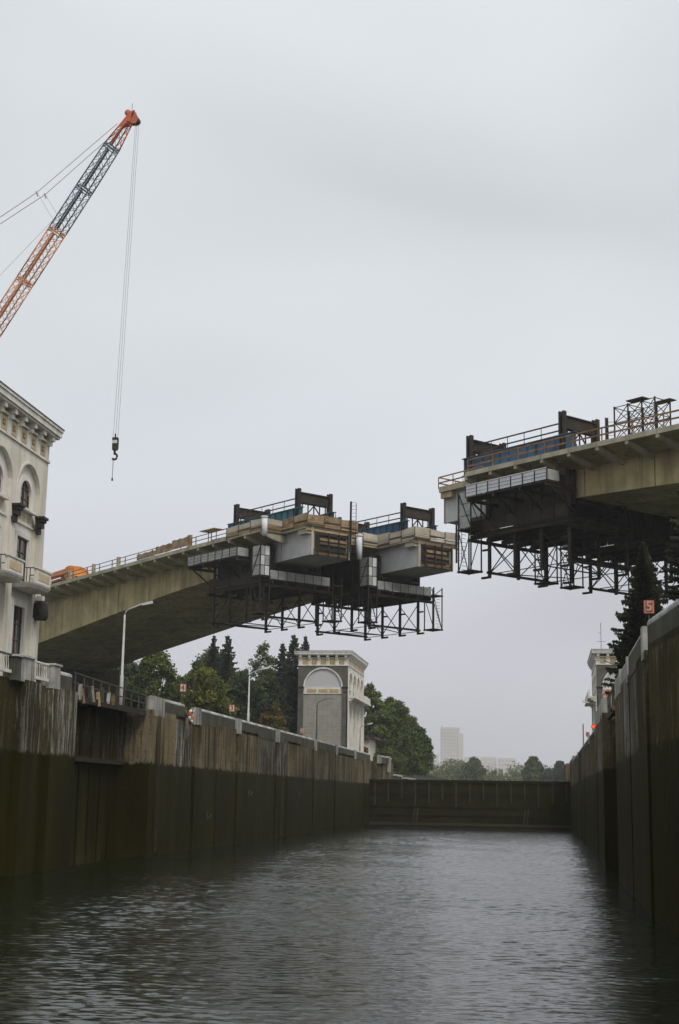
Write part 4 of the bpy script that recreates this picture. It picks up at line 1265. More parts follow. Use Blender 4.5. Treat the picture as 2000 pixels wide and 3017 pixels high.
# ---- scaffold tower on the right deck
sc = thing('scaffold_tower', 'dark scaffold tower with flat roof standing on the right deck', 'scaffold', BR @ Vector((15, 7, zd(15))))
ts_, ns_ = [12.9, 14.4, 15.9, 17.3], [5.2, 7.2]
zb0 = zd(15)
zl_ = [zb0, zb0 + 1.5, zb0 + 3.0, zb0 + 4.4]
for a in ts_:
    for b in ns_:
        bar('standard', 'dark_steel', sc, (a, b, zb0), (a, b, zl_[-1] + .1), 0.1, 0.1, BR)
for i in range(3):
    for b in ns_:
        for j in range(3):
            bar('brace', 'dark_steel', sc, (ts_[j], b, zl_[i]), (ts_[j + 1], b, zl_[i + 1]), 0.055, 0.055, BR)
            bar('brace', 'dark_steel', sc, (ts_[j + 1], b, zl_[i]), (ts_[j], b, zl_[i + 1]), 0.055, 0.055, BR)
            bar('ledger', 'dark_steel', sc, (ts_[j], b, zl_[i + 1]), (ts_[j + 1], b, zl_[i + 1]), 0.06, 0.06, BR)
    for a in ts_:
        bar('brace', 'dark_steel', sc, (a, ns_[0], zl_[i]), (a, ns_[1], zl_[i + 1]), 0.055, 0.055, BR)
        bar('ledger', 'dark_steel', sc, (a, ns_[0], zl_[i + 1]), (a, ns_[1], zl_[i + 1]), 0.06, 0.06, BR)
mb = MB(btf)
mb.hexa([(14.6, 4.7, zl_[-1] + .12), (16.4, 4.7, zl_[-1] + .12), (16.4, 5.7, zl_[-1] + .12), (14.6, 5.7, zl_[-1] + .12)],
        [(14.6, 4.7, zl_[-1] + .2), (16.4, 4.7, zl_[-1] + .2), (16.4, 5.7, zl_[-1] + .2), (14.6, 5.7, zl_[-1] + .2)])
blk('roof_board', 'dark_steel', sc, BR, 16.2, 18.0, 6.3, 7.2, zl_[-1] - .05, zl_[-1] + .02)
mb.build('roof_board', 'dark_steel', sc)
for z in (1.6,):
    bar('guard_post', 'rail_dark', sc, (9.0, 8.6, zd(9)), (9.0, 8.6, zd(9) + 4.9), 0.06, 0.06, BR)

# ---- orange truck crane parked on the left deck
tc = thing('truck_crane', 'orange truck crane parked on the left bridge deck beside the building', 'truck crane', BR @ Vector((-82, 3.2, zd(-82))))
tk = lambda t_, n, z: BR @ Vector((t_, n + 1.2, zd(-82) + (t_ + 82) * 0.022 + z * 0.86 + 0.02))
def tkbox(name, m, a0, a1, b0, b1, c0, c1, par=None):
    return MB(tk).box(a0, a1, b0, b1, c0, c1).build(name, m, par or tc)
tkbox('chassis', 'dark_steel', -87.8, -76.2, 0.7, 2.9, 0.75, 1.05)
tkbox('deck_plate', 'orange', -87.4, -79.2, 0.55, 3.05, 1.06, 1.3)
MB(tk).hexa([(-79.0, .6, .7), (-76.4, .6, .7), (-76.4, 3, .7), (-79.0, 3, .7)], [(-79.0, .65, 2.1), (-76.9, .65, 2.1), (-76.9, 2.95, 2.1), (-79.0, 2.95, 2.1)]).build('truck_cab', 'orange', tc)
tkbox('cab_window', 'glass', -78.6, -77.2, 0.585, 0.62, 1.4, 1.95)
MB(tk).hexa([(-82.6, 1.75, 1.35), (-80.4, 1.75, 1.35), (-80.4, 2.9, 1.35), (-82.6, 2.9, 1.35)], [(-82.3, 1.8, 3.0), (-80.7, 1.8, 3.0), (-80.7, 2.85, 3.0), (-82.3, 2.85, 3.0)]).build('crane_cab', 'orange', tc)
tkbox('crane_cab_window', 'white', -82.0, -81.0, 1.72, 1.79, 2.1, 2.85)
MB(tk).hexa([(-88.3, .75, 1.75), (-78.6, .75, 1.95), (-78.6, 1.5, 1.95), (-88.3, 1.5, 1.75)], [(-88.3, .75, 2.5), (-78.6, .75, 2.75), (-78.6, 1.5, 2.75), (-88.3, 1.5, 2.5)]).build('boom', 'orange', tc)
tkbox('boom_head', 'black', -88.6, -88.25, .7, 1.6, 1.6, 2.6)
tkbox('boom_stage', 'crane_orange', -85.6, -79.5, 0.69, 0.745, 1.95, 2.35)
MB(tk).hexa([(-80.2, .9, 1.32), (-78.5, .9, 1.32), (-78.5, 3, 1.32), (-80.2, 3, 1.32)], [(-79.8, 1, 3.05), (-78.6, 1, 3.15), (-78.6, 2.9, 3.15), (-79.8, 2.9, 3.05)]).build('counterweight', 'orange', tc)
tkbox('engine_cover', 'orange', -78.4, -77.2, 0.9, 2.8, 2.12, 2.6)
for a in (-87.0, -85.6, -80.6, -79.3, -77.5):
    MB(tk).tube([(a, 0.45, 0.55), (a, 0.85, 0.55)], 0.52, 14).build('wheel', 'black', tc, True)
for a in (-86.6, -83.6):
    tkbox('outrigger_box', 'white', a, a + 0.9, 0.42, 0.54, 0.8, 1.15)

# ---- loose site clutter: bundles of upright bars and stacked timber on the decks
def bar_bundle(label, t_, n, k, h, grp='bundles of upright bars on the bridge tips'):
    c = thing('bar_bundle', label, 'steel bars', BR @ Vector((t_, n, zd(t_))), grp)
    rr = random.Random(int(t_ * 10 + n))
    for i in range(k):
        a, b = t_ + rr.uniform(-1.2, 1.2), n + rr.uniform(-0.5, 0.5)
        bar('steel_bar', 'rust' if i % 3 == 0 else 'dark_steel', c, (a, b, zd(t_)), (a + rr.uniform(-.1, .1), b + rr.uniform(-.1, .1), zd(t_) + h * rr.uniform(.7, 1.1)), 0.04, 0.04, BR)
bar_bundle('thin upright bars on the near left casting front', TIP_L - 0.9, NA + 3.2, 9, 2.0)
bar_bundle('thin upright bars on the far left casting front', TIP_LB - 0.9, NB_ + 3.4, 9, 2.0)
bar_bundle('thin upright bars behind the orange railing of the right tip', TIP_R + 1.2, NA + 2.5, 8, 1.6)
def timber_stack(label, t_, n, m, k):
    c = thing('timber_stack', label, 'timber', BR @ Vector((t_, n, zd(t_))), 'timber stacks on the bridge decks')
    rr = random.Random(int(t_ * 7))
    for i in range(k):
        z = zd(t_) + 0.06 + 0.1 * (i // 3)
        a = t_ + rr.uniform(-.4, .4)
        blk('plank', m, c, BR, a - 1.8, a + 1.8, n + 0.3 * (i % 3), n + 0.3 * (i % 3) + 0.26, z, z + 0.09)
timber_stack('small stack of planks behind the left deck railing', -41.0, 1.0, 'wood', 12)
timber_stack('stack of planks on the right deck beside the scaffold tower', 10.6, 1.2, 'wood_dark', 9)
# ================================================================== LOCK TOWERS
def panel_rect(mb, a0, a1, z0, z1, ac, hw, zo0, zo1, b0, b1):
    mb.box(a0, ac - hw, b0, b1, z0, z1)
    mb.box(ac + hw, a1, b0, b1, z0, z1)
    if zo1 < z1: mb.box(ac - hw, ac + hw, b0, b1, zo1, z1)
    if zo0 > z0: mb.box(ac - hw, ac + hw, b0, b1, z0, zo0)
def panel_arch(mb, a0, a1, z0, z1, ac, hw, zo0, zsp, b0, b1, k=14):
    mb.box(a0, ac - hw, b0, b1, z0, z1)
    mb.box(ac + hw, a1, b0, b1, z0, z1)
    if zo0 > z0: mb.box(ac - hw, ac + hw, b0, b1, z0, zo0)
    for i in range(k):
        p, q_ = math.pi * (1 - i / k), math.pi * (1 - (i + 1) / k)
        x0, y0, x1, y1 = ac + hw * math.cos(p), zsp + hw * math.sin(p), ac + hw * math.cos(q_), zsp + hw * math.sin(q_)
        mb.hexa([(x0, b0, y0), (x1, b0, y1), (x1, b1, y1), (x0, b1, y0)], [(x0, b0, z1), (x1, b0, z1), (x1, b1, z1), (x0, b1, z1)])
def arch_band(mb, ac, r0, r1, z0, zsp, b0, b1, k=16):
    mb.box(ac - r1, ac - r0, b0, b1, z0, zsp)
    mb.box(ac + r0, ac + r1, b0, b1, z0, zsp)
    for i in range(k):
        p, q_ = math.pi * (1 - i / k), math.pi * (1 - (i + 1) / k)
        P = lambda r, a: (ac + r * math.cos(a), zsp + r * math.sin(a))
        c = [P(r0, p), P(r0, q_), P(r1, q_), P(r1, p)]
        mb.hexa([(x, b0, z) for x, z in c], [(x, b1, z) for x, z in c])

def lock_tower(label, side, xf, y0, y1, variant):
    """side +1: stands on the left quay (canal face looks +X); variant 'near' has small balconies, 'far' a continuous one"""
    dep = 8.3
    t = thing('lock_tower', label, 'building', (xf - side * dep / 2, (y0 + y1) / 2, 9.4), 'matching towers of the lock')
    FR = frame((xf, 0, 0), (0, 1, 0), (side, 0, 0))
    tf = ftf(FR)
    xs = sorted((xf, xf - side * dep))
    # core and roof
    i = 0.7
    MB().box(xs[0] + i, xs[1] - i, y0 + i, y1 - i, 9.3, 26.6).build('core', 'plaster', t)
    near = variant == 'near'
    PL, ST = ('plaster', 'plaster_light') if near else ('dark_stone', 'plaster_light')
    cs = [y1 - 3.2 - 4.85 * k for k in range(4)]
    edges = [y0] + [(cs[k] + cs[k + 1]) / 2 for k in range(3)][::-1] + [y1]
    for k, c in enumerate(sorted(cs)):
        a0, a1 = edges[k], edges[k + 1]
        mb = MB(tf)
        panel_arch(mb, a0 + .004, a1 - .004, 20.4, 25.25, c, 1.95, 20.4, 22.4, -0.25, 0.0)
        mb.build('arch_wall', PL if near else 'plaster_light', t)
        mb = MB(tf)
        panel_arch(mb, c - 2.1, c + 2.1, 21.45, 24.7, c, 0.93, 21.45, 22.4, -0.36, -0.254)
        mb.build('niche_wall', 'plaster_light', t)
        mb = MB(tf)
        panel_rect(mb, c - 2.1, c + 2.1, 16.3, 21.446, c, 1.0, 16.95, 19.65, -0.36, -0.254)
        mb.build('niche_wall', ST, t)
        mb = MB(tf)
        panel_rect(mb, c - 2.1, c + 2.1, 9.3, 16.296, c, 0.92, 12.2, 15.3, -0.36, -0.254)
        mb.build('niche_wall', ST, t)
        # trims
        mb = MB(tf)
        arch_band(mb, c, 0.94, 1.24, 21.5, 22.4, -0.253, -0.17)
        mb.build('arch_trim', 'trim', t)
        mb = MB(tf)
        arch_band(mb, c, 1.96, 2.12, 20.5, 22.4, 0.001, 0.05)
        mb.build('arch_trim', 'plaster_light' if near else 'trim', t)
        blk('sill', 'trim', t, FR, c - 1.45, c + 1.45, -0.25, 0.1, 21.34, 21.5)
        blk('moulding', 'trim', t, FR, c - 1.9, c + 1.9, -0.25, -0.16, 20.45, 20.53)
        for j in (-1, 0, 1):
            blk('ochre_panel', 'yellow_pale', t, FR, c + j * 0.82 - 0.27, c + j * 0.82 + 0.27, -0.253, -0.22, 20.76, 21.12)
        for (p0, p1, q0, q1) in ((-1.32, -1.01, 16.95, 19.66), (1.01, 1.32, 16.95, 19.66), (-1.32, 1.32, 19.662, 19.95)):
            blk('door_surround', 'trim', t, FR, c + p0, c + p1, -0.253, -0.17, q0, q1)
        for (p0, p1, q0, q1) in ((-1.25, -0.93, 12.0, 15.31), (0.93, 1.25, 12.0, 15.31), (-1.25, 1.25, 15.312, 15.75), (-1.35, 1.35, 11.85, 11.998)):
            blk('window_surround', 'trim', t, FR, c + p0, c + p1, -0.253, -0.15, q0, q1)
        # windows: brown frames with panes behind
        for (hw, z0, z1, arched) in ((0.93, 21.45, 23.33, True), (1.0, 16.95, 19.65, False), (0.92, 12.2, 15.3, False)):
            mb = MB(tf)
            for x in (-hw, -0.04, hw - 0.08):
                mb.box(c + x, c + x + 0.08, -0.37, -0.32, z0, z1 if not arched or x == -0.04 else z1 - 0.8)
            n = 3 if z1 - z0 > 2.5 else 2
            for j in range(n + 1):
                z = z0 + (z1 - z0 - 0.08) * j / n * (0.75 if arched else 1)
                mb.box(c - hw + .081, c + hw - .081, -0.37, -0.325, z, z + 0.08)
            w = mb.build('window', 'frame_wood', t)
            mb = MB(tf)
            mb.box(c - hw, c + hw, -0.42, -0.38, z0, z1 + (0.1 if arched else 0))
            mb.build('pane', 'glass', w)
            if not arched and near:
                mb = MB(tf)
                mb.box(c - hw + 0.12, c - hw + 0.5, -0.379, -0.374, z0 + 0.3, z1 - 0.9)
                mb.build('curtain', 'plaster_light', w)
        if near:
            # curved balcony
            prof = [(-1.75, -.25), (-1.75, .75), (-1.62, 1.05), (-1.3, 1.28), (-.8, 1.4), (.8, 1.4), (1.3, 1.28), (1.62, 1.05), (1.75, .75), (1.75, -.25)]
            MB(tf).hexa([(c + a * .93, b * .9, 16.3) for a, b in prof], [(c + a, b, 16.48) for a, b in prof]).build('balcony_slab', 'trim', t)
            MB(tf).hexa([(c + a, b, 16.482) for a, b in prof], [(c + a * 1.04, b * 1.03, 16.6) for a, b in prof]).build('balcony_slab', 'plaster_light', t)
            blk('balcony_front', 'plaster_light', t, FR, c - 1.3, c + 1.3, 1.14, 1.3, 16.6, 17.5)
            blk('balcony_panel', 'yellow_pale', t, FR, c - 0.95, c + 0.95, 1.301, 1.33, 16.82, 17.28)
            blk('balcony_rail', 'plaster', t, FR, c - 1.4, c + 1.4, 1.08, 1.36, 17.5, 17.6)
            for s in (-1, 1):
                for j in range(5):
                    b = 0.1 + j * 0.22
                    bar('baluster', 'rail_dark', t, (c + s * 1.55, b, 16.6), (c + s * 1.55, b, 17.5), 0.045, 0.045, FR)
                bar('balcony_handrail', 'rail_dark', t, (c + s * 1.55, -.2, 17.52), (c + s * 1.4, 1.2, 17.52), 0.07, 0.06, FR)
        else:
            blk('balcony_slab', 'trim', t, FR, a0 + .02, a1 - .02, 0.06, 1.3, 19.95, 20.25)
            blk('balcony_front', 'plaster_light', t, FR, a0 + .3, a1 - .3, 1.12, 1.24, 20.25, 21.15)
            blk('balcony_post', 'trim', t, FR, a0 + .02, a0 + .3, 1.0, 1.3, 20.25, 21.3)
            for z, b in ((19.7, 0.9), (19.45, 0.5)):
                blk('balcony_corbel', 'plaster', t, FR, a0 + .1, a0 + .6, 0.001, b, z, z + 0.24)
    # pilasters with dark consoles
    for k, e in enumerate(edges):
        p0, p1 = (e, e + 1.5) if k == 0 else ((e - 1.5, e) if k == 4 else (e - 0.5, e + 0.5))
        blk('pilaster', PL if near else 'trim', t, FR, p0, p1, -0.252, 0.0 if near else 0.12, 9.3, 20.396)
        blk('pilaster_strip', 'plaster_light', t, FR, p0 + (0.3 if k else 0.15), p0 + (0.3 if k else 0.15) + 0.1, 0.001 if near else 0.121, 0.04 if near else 0.16, 9.5, 19.9)
        if near:
            pc = (p0 + p1) / 2 if 0 < k < 4 else (e + 1.45 if k == 0 else e - 1.45)
            for zz0, zz1, pr, w in ((21.14, 21.3, 0.6, .46), (20.95, 21.138, 0.5, .38), (20.6, 20.948, 0.38, .32), (20.2, 20.598, 0.2, .28)):
                blk('console', 'dark_metal', t, FR, pc - w, pc + w, 0.001, pr, zz0, zz1)
    if near:
        e = edges[4] - 0.85
        MB(tf).tube([(e, .34, 14.75), (e, .34, 14.95), (e, .34, 15.75), (e, .34, 15.95)], [0.42, 0.52, 0.5, 0.36], 10).build('console_drum', 'dark_metal', t, True)
        blk('console_neck', 'trim', t, FR, e - .2, e + .2, 0.1, 0.5, 15.95, 16.28)
    # end faces
    for ye, sg in ((y0, -1), (y1, 1)):
        FE = frame((xf, ye, 0), (-side, 0, 0), (0, sg, 0))
        te = ftf(FE)
        cx_ = dep / 2
        mb = MB(te)
        panel_arch(mb, 0.004, dep - .004, 9.3, 25.25, cx_, 3.28, 9.3, 21.65, -0.62, 0.0, 20)
        mb.build('end_wall', 'plaster' if near else 'dark_stone', t)
        mb = MB(te)
        arch_band(mb, cx_, 3.06, 3.28, 21.66, 21.664, -0.3, 0.03, 22)
        mb.build('arch_trim', 'trim', t)
        mb = MB(te)
        pts = [(cx_ + 3.1 * math.cos(math.pi * j / 20), 21.6 + 3.1 * math.sin(math.pi * j / 20)) for j in range(21)]
        mb.hexa([(a, -0.5, z) for a, z in pts], [(a, -0.22, z) for a, z in pts])
        mb.build('tympanum', 'tympanum', t)
        blk('band', 'trim', t, FE, cx_ - 3.27, cx_ + 3.27, -0.5, -0.12, 20.6, 21.64)
        for j in (-1, 0, 1):
            blk('ochre_panel', 'yellow', t, FE, cx_ + j * 1.85 - 0.78, cx_ + j * 1.85 + 0.78, -0.118, -0.08, 20.85, 21.35)
        blk('panel_back', 'plaster', t, FE, cx_ - 3.27, cx_ + 3.27, -0.5, -0.27, 9.3, 20.596)
        if sg < 0 and not near:
            nc, nr = 8, 20
            wv, hv = 6.5 / nc, 11.1 / nr
            for r_ in range(nr):
                for c_ in range(nc):
                    a = cx_ - 3.25 + c_ * wv
                    z = 9.45 + r_ * hv
                    blk('tile', 'tile', t, FE, a + .012, a + wv - .012, -0.268, -0.235 + random.uniform(-.008, .008), z + .012, z + hv - .012)
            for a in (0.0, dep - 0.95):
                blk('capital', 'dark_metal', t, FE, a - .05, a + 1.0, 0.001, 0.22, 21.5, 21.75)
                blk('capital', 'dark_stone', t, FE, a, a + .95, 0.001, 0.12, 20.9, 21.498)
    # frieze
    def frieze(fr, L, pitch):
        n = max(2, round((L - 0.7) / pitch))
        st = (L - 0.7) / n
        blk('frieze_band', 'yellow', t, fr, 0.05, L - 0.05, -0.5, -0.05, 25.25, 26.6)
        blk('moulding', 'trim', t, fr, -0.06, L + 0.06, -0.3, 0.1, 25.2, 25.36)
        blk('moulding', 'trim', t, fr, -0.05, L + 0.05, -0.3, 0.08, 26.44, 26.58)
        for k in range(n + 1):
            a = 0.35 + k * st
            blk('frieze_pilaster', 'trim', t, fr, a - 0.33, a + 0.33, -0.3, 0.02, 25.362, 26.438)
            blk('corbel', 'plaster_light', t, fr, a - 0.2, a + 0.2, -0.2, 0.44, 26.6, 26.9)
            blk('corbel', 'plaster_light', t, fr, a - 0.16, a + 0.16, -0.2, 0.28, 26.3, 26.598)
            if k < n:
                m = a + st / 2
                hw = st / 2 - 0.36
                blk('ochre_panel', 'yellow_pale' if near else 'yellow', t, fr, m - hw, m + hw, -0.049, -0.015, 25.5, 26.3)
                blk('panel_motif', 'frame_wood' if near else 'yellow_pale', t, fr, m - hw * .4, m + hw * .4, -0.014, 0.0, 25.72, 26.08)
                blk('panel_motif', 'yellow', t, fr, m - hw * .22, m + hw * .22, 0.001, 0.012, 25.8, 26.0)
    frieze(frame((xf, y0, 0), (0, 1, 0), (side, 0, 0)), y1 - y0, 1.68)
    for ye, sg in ((y0, -1), (y1, 1)):
        frieze(frame((xf, ye, 0), (-side, 0, 0), (0, sg, 0)), dep, 1.5)
    # cornice and roof
    def ring(name, m, pr, z0, z1):
        MB().box(xs[0] - pr, xs[1] + pr, y0 - pr, y1 + pr, z0, z1).build(name, m, t)
    ring('cornice', 'plaster_light', 0.5, 26.9, 27.05)
    ring('cornice', 'trim', 0.62, 27.051, 27.4)
    ring('cornice', 'trim', 0.7, 27.401, 27.58)
    ring('cornice_cap', 'roof', 0.74, 27.581, 27.64)
    MB().hexa([(xs[0] - .6, y0 - .6, 27.641), (xs[1] + .6, y0 - .6, 27.641), (xs[1] + .6, y1 + .6, 27.641), (xs[0] - .6, y1 + .6, 27.641)],
              [(xs[0] + 2, y0 + 2, 27.9), (xs[1] - 2, y0 + 2, 27.9), (xs[1] - 2, y1 - 2, 27.9), (xs[0] + 2, y1 - 2, 27.9)]).build('roof', 'roof', t)
    return t
lock_tower('pale plaster building with arched windows and balconies at the left edge', 1, -32.0, 65.9, 86.95, 'near')
lock_tower('square tower with blind white arch and ochre frieze beyond the left quay', 1, -31.65, 231.0, 252.0, 'far')
rt = lock_tower('tower half hidden behind the right wall, with aerial on its roof', -1, 8.4, 228.0, 249.0, 'far')
bar('aerial', 'rail_dark', rt, (9.3, 229, 27.6), (9.3, 229, 32.0), 0.08, 0.08)
bar('aerial_arm', 'rail_dark', rt, (8.6, 229, 29.0), (10.0, 229, 29.0), 0.05, 0.05)
bar('aerial_arm', 'rail_dark', rt, (8.9, 229, 30.4), (9.3, 229, 30.4), 0.05, 0.05)

# ---- low shed beyond the tower
t = thing('shed', 'low shed with brown flat roof behind the yellow bush', 'shed', (-35, 272, 9.4))
MB().box(-38, -32.5, 268, 278, 9.4, 14.9).build('wall', 'plaster', t)
MB().box(-38.6, -31.4, 267.2, 278.6, 14.9, 15.25).build('roof', 'frame_wood', t)
for x in (-37.2, -34.6):
    blk('window', 'glass', t, I4, x, x + 1.4, 267.93, 267.995, 11.6, 13.4)

# ================================================================== CRANE
def crane():
    T = Vector((-47.5, 150.0, 82.6))
    Bs = Vector((-89.5, 150.0, 11.6))
    d = (Bs - T).normalized()
    L = (Bs - T).length
    p = Vector((0, 1, 0)).cross(d).normalized()
    qv = Vector((0, 1, 0))
    ph = rad(40)
    e1 = p * math.cos(ph) + qv * math.sin(ph)
    e2 = -p * math.sin(ph) + qv * math.cos(ph)
    h = 0.80
    c = thing('lattice_crane', 'tall lattice boom crane in orange, blue and red above the building', 'crane', (-89.5, 150, 9.4))
    def P(s, a, b, k=1.0):
        w = h * min(1.0, 0.45 + 0.55 * s / 5.0) * k
        return T + d * s + e1 * (a * w) + e2 * (b * w)
    cor = [(-1, -1), (1, -1), (1, 1), (-1, 1)]
    def colour(s): return 'crane_red' if s < 4.2 else ('crane_blue' if s < 16.2 else 'crane_orange')
    cuts = [0.6, 4.2, 10.2, 16.2, 23.2, 30.2, 37.2, 50, 65, L]
    for i in range(len(cuts) - 1):
        s0, s1 = cuts[i], cuts[i + 1]
        m = colour((s0 + s1) / 2)
        for a, b in cor:
            MB().tube([P(s0, a, b), P(s1, a, b)], 0.075, 6).build('chord', m, c, True)
        for k in range(4):
            a, b = cor[k], cor[(k + 1) % 4]
            bar('joint_frame', m, c, P(s0 + .05, *a), P(s0 + .05, *b), 0.12, 0.12)
            if s0 < 36: bar('joint_frame', m, c, P(s0 + .35, *a), P(s0 + .35, *b), 0.09, 0.09)
    s = 0.9
    low = MB()
    while s < L - 1.7:
        s2 = s + 1.45
        m = colour((s + s2) / 2)
        for k in range(4):
            a, b = cor[k], cor[(k + 1) % 4]
            if s < 32:
                bar('lacing', m, c, P(s, *a), P(s2, *b), 0.05, 0.05)
                bar('lacing', m, c, P(s, *b), P(s2, *a), 0.05, 0.05)
            else:
                low.bar(P(s, *a), P(s2, *b), 0.05, 0.05)
                low.bar(P(s, *b), P(s2, *a), 0.05, 0.05)
        s = s2
    low.build('lower_lacing', 'crane_orange', c)['kind'] = 'stuff'
    for s0, s1, m in ((1.5, 4.0, 'crane_red'), (4.5, 10.0, 'crane_blue'), (10.4, 16.0, 'crane_blue'), (16.6, 23.0, 'crane_orange'), (23.5, 30.0, 'crane_orange'), (30.5, 37, 'crane_orange')):
        o = e1 * (h * 0.98) + e2 * (h * 0.15)
        pa, pb = T + d * s0 + o, T + d * s1 + o
        bar('catwalk', m, c, pa, pb, 0.42, 0.10)
        for kk in range(3):
            q0 = pa + (pb - pa) * (kk / 2)
            up = e1
            bar('catwalk_post', m, c, q0, q0 + up * 0.55, 0.04, 0.04)
        bar('catwalk_rail', m, c, pa + e1 * 0.55, pb + e1 * 0.55, 0.045, 0.045)
    # boom head
    for sg in (-1, 1):
        o = qv * (0.32 * sg)
        MB().hexa([tuple(T + v + o - qv * .05) for v in (Vector((-1.6, 0, -1.5)), Vector((-.1, 0, .6)), Vector((.55, 0, .75)), Vector((.05, 0, -.7)))],
                  [tuple(T + v + o + qv * .05) for v in (Vector((-1.6, 0, -1.5)), Vector((-.1, 0, .6)), Vector((.55, 0, .75)), Vector((.05, 0, -.7)))]).build('head_plate', 'crane_red', c)
        MB().hexa([tuple(T + v + o - qv * .05) for v in (Vector((.1, 0, -.9)), Vector((.2, 0, .3)), Vector((.45, 0, .75)), Vector((1.05, 0, -.3)), Vector((.7, 0, -.95)))],
                  [tuple(T + v + o + qv * .05) for v in (Vector((.1, 0, -.9)), Vector((.2, 0, .3)), Vector((.45, 0, .75)), Vector((1.05, 0, -.3)), Vector((.7, 0, -.95)))]).build('head_plate', 'crane_red', c)
    for x, z, r in ((-.35, .55, .38), (.75, -.55, .42)):
        MB().tube([tuple(T + Vector((x, -.25, z))), tuple(T + Vector((x, .25, z)))], r, 16).build('sheave', 'crane_red' if x < 0 else 'dark_metal', c, True)
    bar('warning_mast', 'cable', c, T + Vector((.1, 0, .6)), T + Vector((.1, 0, 1.8)), 0.06, 0.06)
    # pendant ropes
    for o in (0.0, 0.75):
        pts = [T + Vector((-1.5 + o * 0.1, o - .4, -0.9 - o * 0.35)), Vector((-58.4 + o, 150 + o - .4, 73.45 + 0.05 * o)), Vector((-108, 150, 40.5))]
        MB().tube([tuple(v) for v in pts[:2]], 0.035, 5).build('pendant_rope', 'pendant', c)
        MB().tube([tuple(v) for v in pts[1:]], 0.04, 5).build('pendant_rope', 'pendant', c)
        bar('spreader', 'cable', c, pts[1] + Vector((-.12, 0, .12)), pts[1] + Vector((.12, 0, -.5)), 0.14, 0.14)
        MB().tube([tuple(pts[1]), tuple(pts[1] + Vector((2.7, 0, -4.4)))], 0.02, 4).build('hanger_rope', 'cable', c)
    MB().tube([(-56.3, 149.6, 69.8), (-62.9, 149.5, 62.5), (-90, 150, 24)], 0.022, 4).build('hanger_rope', 'cable', c)
    # hoist ropes, block and hook
    for x0, x1, y in ((.6, -.25, 0), (.75, 0.0, .1), (1.0, .28, .05)):
        MB().tube([tuple(T + Vector((x0, y, -.9))), (-47.5 + x1, 150 + y, 43.6)], 0.024, 5).build('hoist_rope', 'cable', c)
    return c
cb = crane()
hk = thing('crane_hook', 'dark hook block with white band hanging from the crane ropes', 'hook', (-47.5, 150, 41.5))
MB().hexa([(-47.76, 149.75, 42.0), (-47.2, 149.75, 42.0), (-47.2, 150.25, 42.0), (-47.76, 150.25, 42.0)],
          [(-47.8, 149.75, 43.45), (-47.17, 149.75, 43.45), (-47.17, 150.25, 43.45), (-47.8, 150.25, 43.45)]).build('block', 'dark_metal', hk)
blk('band', 'white', hk, I4, -47.76, -47.19, 149.71, 149.745, 42.75, 43.1)
blk('cheek', 'dark_metal', hk, I4, -47.19, -47.13, 149.8, 150.2, 42.2, 43.3)
MB().tube([(-47.5, 150, 43.45), (-47.5, 150, 43.9)], 0.09, 8).build('link', 'dark_metal', hk)
MB().tube([(-47.5, 150, 42.0), (-47.5, 150, 41.6)], 0.14, 8).build('shank', 'dark_metal', hk)
MB().tube([(-47.5 + .3 * math.sin(a), 150, 41.25 + .34 * math.cos(a)) for a in [rad(v) for v in range(-20, 260, 28)]], 0.13, 8).build('hook', 'dark_metal', hk, True)
sl = thing('sling', 'thin sling hanging straight down from the crane hook', 'sling', (-47.6, 150, 38.5))
MB().tube([(-47.62, 150, 40.95), (-47.64, 150, 38.7)], 0.05, 5).build('strop', 'cable', sl)
MB().tube([(-47.64, 150, 38.75), (-47.64, 150, 38.45)], 0.1, 6).build('shackle', 'dark_metal', sl)
# crawler carriage (outside the frame, behind the building)
for y in (146.5, 152.5):
    MB().hexa([(-97, y, 9.45), (-87, y, 9.45), (-87, y + 1.2, 9.45), (-97, y + 1.2, 9.45)], [(-97.4, y, 10.6), (-86.6, y, 10.6), (-86.6, y + 1.2, 10.6), (-97.4, y + 1.2, 10.6)]).build('track', 'black', cb)
blk('house', 'orange', cb, I4, -98, -89, 147.6, 152.6, 10.7, 13.6)
blk('cab', 'white', cb, I4, -91.5, -89, 145.6, 147.5, 10.8, 13.4)
bar('mast', 'orange', cb, (-90, 150, 12), (-108, 150, 40.6), 0.6, 0.6)

# ================================================================== TREES
def mesh_quads(name, V, m):
    """V: (n, 4, 3) array of quads"""
    n = len(V)
    me = bpy.data.meshes.new(name)
    me.vertices.add(n * 4)
    me.vertices.foreach_set('co', V.astype(np.float32).ravel())
    me.loops.add(n * 4)
    me.loops.foreach_set('vertex_index', np.arange(n * 4))
    me.polygons.add(n)
    me.polygons.foreach_set('loop_start', np.arange(0, n * 4, 4))
    me.update()
    me.validate()
    me.materials.append(MAT[m])
    return me
def quads_at(C, size, r, droop=None, aspect=1.0):
    n = len(C)
    u = r.normal(size=(n, 3))
    if droop is not None:
        u[:, 2] = u[:, 2] * 0.3 - droop
    u /= np.linalg.norm(u, axis=1)[:, None]
    v = np.cross(u, r.normal(size=(n, 3)))
    v /= np.linalg.norm(v, axis=1)[:, None] + 1e-9
    s = size * r.uniform(0.6, 1.35, n)[:, None]
    u, v = u * s * aspect, v * s
    return np.stack([C - u * .5, C + v * .35, C + u * .5, C - v * .35], 1)
